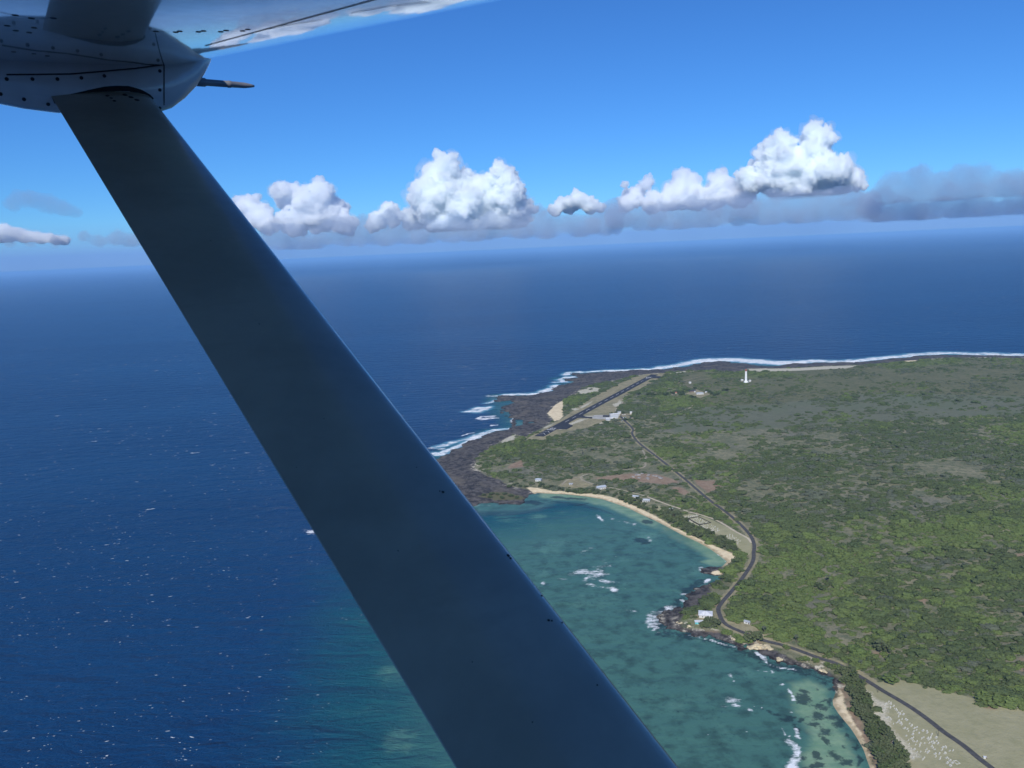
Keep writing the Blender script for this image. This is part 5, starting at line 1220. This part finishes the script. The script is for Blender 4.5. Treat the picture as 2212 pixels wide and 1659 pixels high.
# unseen cabin roof behind the wing, added to keep sun off the strut
LEc = (P_LE-EYE)@f_h
def roof_pt(f_, o_, z_): return EYE + f_h*f_ + o_h*o_ + np.array([0, 0, z_])
rings = []
for f_ in np.linspace(LEc-1.2, LEc-5.0, 8):
    k_ = 1-.25*max(0, (LEc-2.2-f_)/2.8)
    rings.append([roof_pt(f_, .42*k_-.85*(1-k_)+a_*1.0, .50+b_) for a_, b_ in ((0, -.10), (.02, .0), (-.10, .12), (-.85, .20), (-1.6, .12), (-1.72, 0), (-1.70, -.10), (-1.6, -.02), (-.85, .06), (-.1, -.02))])
ac_obj('cabin_roof_shade', *loft(rings), p_wing)
# fairing at the strut attachment
fx = [(466, 116), (460, 134), (447, 160), (428, 188), (403, 214), (376, 234), (348, 243), (310, 246), (250, 247), (190, 246), (130, 243), (60, 234), (0, 222), (-140, 196), (-300, 166)]
FW = .085; FO = .15
prof = []
for x, y in fx:
    d = ray(x, y); pt_ = EYE + d*(((TR-EYE)@o_h + FO - FW*.5)/(d@o_h)); rel = pt_-P_LE; prof.append((rel@aft, rel@n_w))
rings = []
s_tip = prof[0][0]
for s, zb in prof:
    w = FW*min(1, math.sqrt(max((s-s_tip)/.22, .004)))
    zt = max(wing_low(max(s, 0))+.02, zb+.012)
    ring_ = []
    for a in np.linspace(-90, 90, 15):
        ca, sa = math.cos(R(a)), math.sin(R(a))
        yy = w*math.copysign(abs(sa)**.45, sa)*1.0; zz = zt + (zb-zt)*abs(ca)**.35
        ring_.append(P_LE + aft*s + n_w*zz + o_w*(yy+FO))
    rings.append(ring_)
fairing = ac_obj('strut_fairing', *loft(rings), p_wing)
from mathutils.bvhtree import BVHTree
def bvh(o): return BVHTree.FromPolygons([v.co for v in o.data.vertices], [p.vertices[:] for p in o.data.polygons])
T_W, T_F, T_S = bvh(wing), bvh(fairing), bvh(strut)
EL = Vector(EYE)-Vector(ac.location)
def hit(tree_, px):
    d = Vector(ray(*px)).normalized(); l_, n_, k_, t_ = tree_.ray_cast(EL, d)
    if l_ is None: return None
    n_ = Vector(n_);  n_ = -n_ if n_.dot(d) > 0 else n_
    return np.array(l_+Vector(ac.location)), np.array(n_)
def stud(tree_, px, rad, name, mat, parent):
    h_ = hit(tree_, px)
    if h_: disc(h_[0], h_[1], rad, name, mat, parent)
def line_on(tree_, pxs, w, name, mat, parent):
    L_ = []
    for a, b in zip(pxs[:-1], pxs[1:]):
        n = max(2, int(math.hypot(b[0]-a[0], b[1]-a[1])/12))
        for k in range(n): L_.append(hit(tree_, (a[0]+(b[0]-a[0])*k/n, a[1]+(b[1]-a[1])*k/n)))
    L_ = [q for q in L_ if q]
    if len(L_) < 3: return
    V = []; F = []
    for i, (q, n) in enumerate(L_):
        d = L_[min(i+1, len(L_)-1)][0]-L_[max(i-1, 0)][0]; sd = np.cross(d, n); sd /= np.linalg.norm(sd)+1e-9
        V += [q+sd*w/2+n*.0012, q-sd*w/2+n*.0012]
    for i in range(len(L_)-1): F.append((2*i, 2*i+1, 2*i+3, 2*i+2))
    ac_obj(name, V, F, mat, parent, False)
def on_plane(px, off):
    d = ray(*px); return EYE + d*(((P_LE-EYE)@o_w + FO + off)/(d@o_w))
def disc(center, nrm, rad, name, mat, parent):
    n = Vector(nrm).normalized(); u = n.orthogonal().normalized(); w = n.cross(u); V = []; k = 12
    for hh, rr in ((-.001, rad), (.0012, rad), (.0018, rad*.7)): V += [np.array(Vector(center)+(u*math.cos(6.2832*i/k)+w*math.sin(6.2832*i/k))*rr+n*hh) for i in range(k)]
    F = [(a*k+i, a*k+(i+1) % k, (a+1)*k+(i+1) % k, (a+1)*k+i) for a in (0, 1) for i in range(k)] + [tuple(2*k+i for i in range(k))]
    return ac_obj(name, V, F, mat, parent, False)
FT = crop(0, 0, 2.1686)
for p in [(57, 675), (277, 675), (490, 675), (695, 665), (891, 648), (1365, 606), (1365, 768), (1363, 923), (205, 848), (411, 890), (5, 803), (1350, 532), (-160, 670), (-200, 780)]:
    stud(T_F, FT([p])[0], .0075, 'screw', screw_m, fairing)
for p in [(130, 130), (270, 157), (455, 155), (62, 220), (290, 237), (135, 262), (250, 278), (1330, 268), (1500, 275), (1535, 267), (1695, 272), (1738, 265), (1885, 271), (1930, 260), (2073, 264), (2116, 251), (117, 443), (290, 460), (405, 478), (140, 540), (40, 577), (258, 577), (473, 573), (680, 573), (876, 573)]:
    stud(T_W, FT([p])[0], .008, 'rivet', screw_m, wing)
line_on(T_W, FT([(3400, -60), (3200, -5), (2212, 265), (1900, 350), (1700, 405)]), .007, 'panel_seam', rubber, wing)
line_on(T_W, FT([(0, 105), (130, 130), (300, 150), (480, 152)]), .004, 'panel_seam', rubber, wing)
line_on(T_W, FT([(1290, 270), (1400, 272), (1500, 275)]), .003, 'panel_seam', rubber, wing)
line_on(T_W, FT([(2300, 245), (2500, 205), (2800, 160)]), .004, 'panel_seam', rubber, wing)
line_on(T_W, FT([(3000, 110), (3300, 55), (3700, 10)]), .004, 'panel_seam', rubber, wing)
line_on(T_F, FT([(1400, 555), (1400, 945)]), .005, 'fairing_seam', rubber, fairing)
line_on(T_F, FT([(1640, 505), (1395, 552), (1150, 585), (850, 612), (600, 632), (300, 636), (5, 638)]), .006, 'fairing_seam', rubber, fairing)
# dark sealed gap where the strut enters the fairing
line_on(T_F, FT([(455, 862), (600, 830), (760, 792), (900, 762), (1000, 755), (1100, 757), (1200, 785), (1270, 825), (1325, 885)]), .022, 'gap_seal', rubber, fairing)
# pitot tube
pa = on_plane((430, 177), 0); d_ = ray(549, 186); 
pb = EYE + d_*(((pa-EYE)@o_w + .0)/(d_@o_w))
ax = (pb-pa); L_ = np.linalg.norm(ax); ax /= L_; u_ = np.cross(ax, [0, 0, 1]); u_ /= np.linalg.norm(u_); w_ = np.cross(ax, u_)
rings = [[pa+ax*L_*t_ + (u_*math.cos(a)+w_*math.sin(a))*r_ for a in np.linspace(0, 6.2832, 15)[:-1]] for t_, r_ in ((-.15, .020), (.02, .020), (.10, .020), (.13, .0155), (.5, .015), (.51, .0165), (.56, .0165), (.57, .0145), (.82, .013), (.93, .009), (1.0, .005))]
ac_obj('pitot_tube', *loft(rings), paint_mat('pitot_metal', (.22, .22, .23), .35, .0, .2))
# chips and bolt heads on the strut
for p, rd in (((232, 207), .008), ((240, 212), .007), ((247, 218), .007), ((270, 205), .010), ((283, 210), .010), ((296, 216), .010)): stud(T_S, p, rd, 'bolt_head', screw_m, strut)
for p, rd in (((957, 1063), .0035), ((950, 1061), .0016), ((1098, 1200), .004), ((1103, 1206), .003), ((1170, 1287), .0022), ((1185, 1340), .003), ((1192, 1341), .002), ((1214, 1345), .002), ((1222, 1347), .003), ((700, 905), .001), ((860, 1190), .0012), ((1020, 1430), .001), ((560, 700), .0012), ((455, 520), .0012), ((1150, 1560), .0012), ((900, 1010), .001), ((1290, 1480), .0015), ((640, 1010), .0008)):
    stud(T_S, p, rd, 'paint_chip', screw_m, strut)
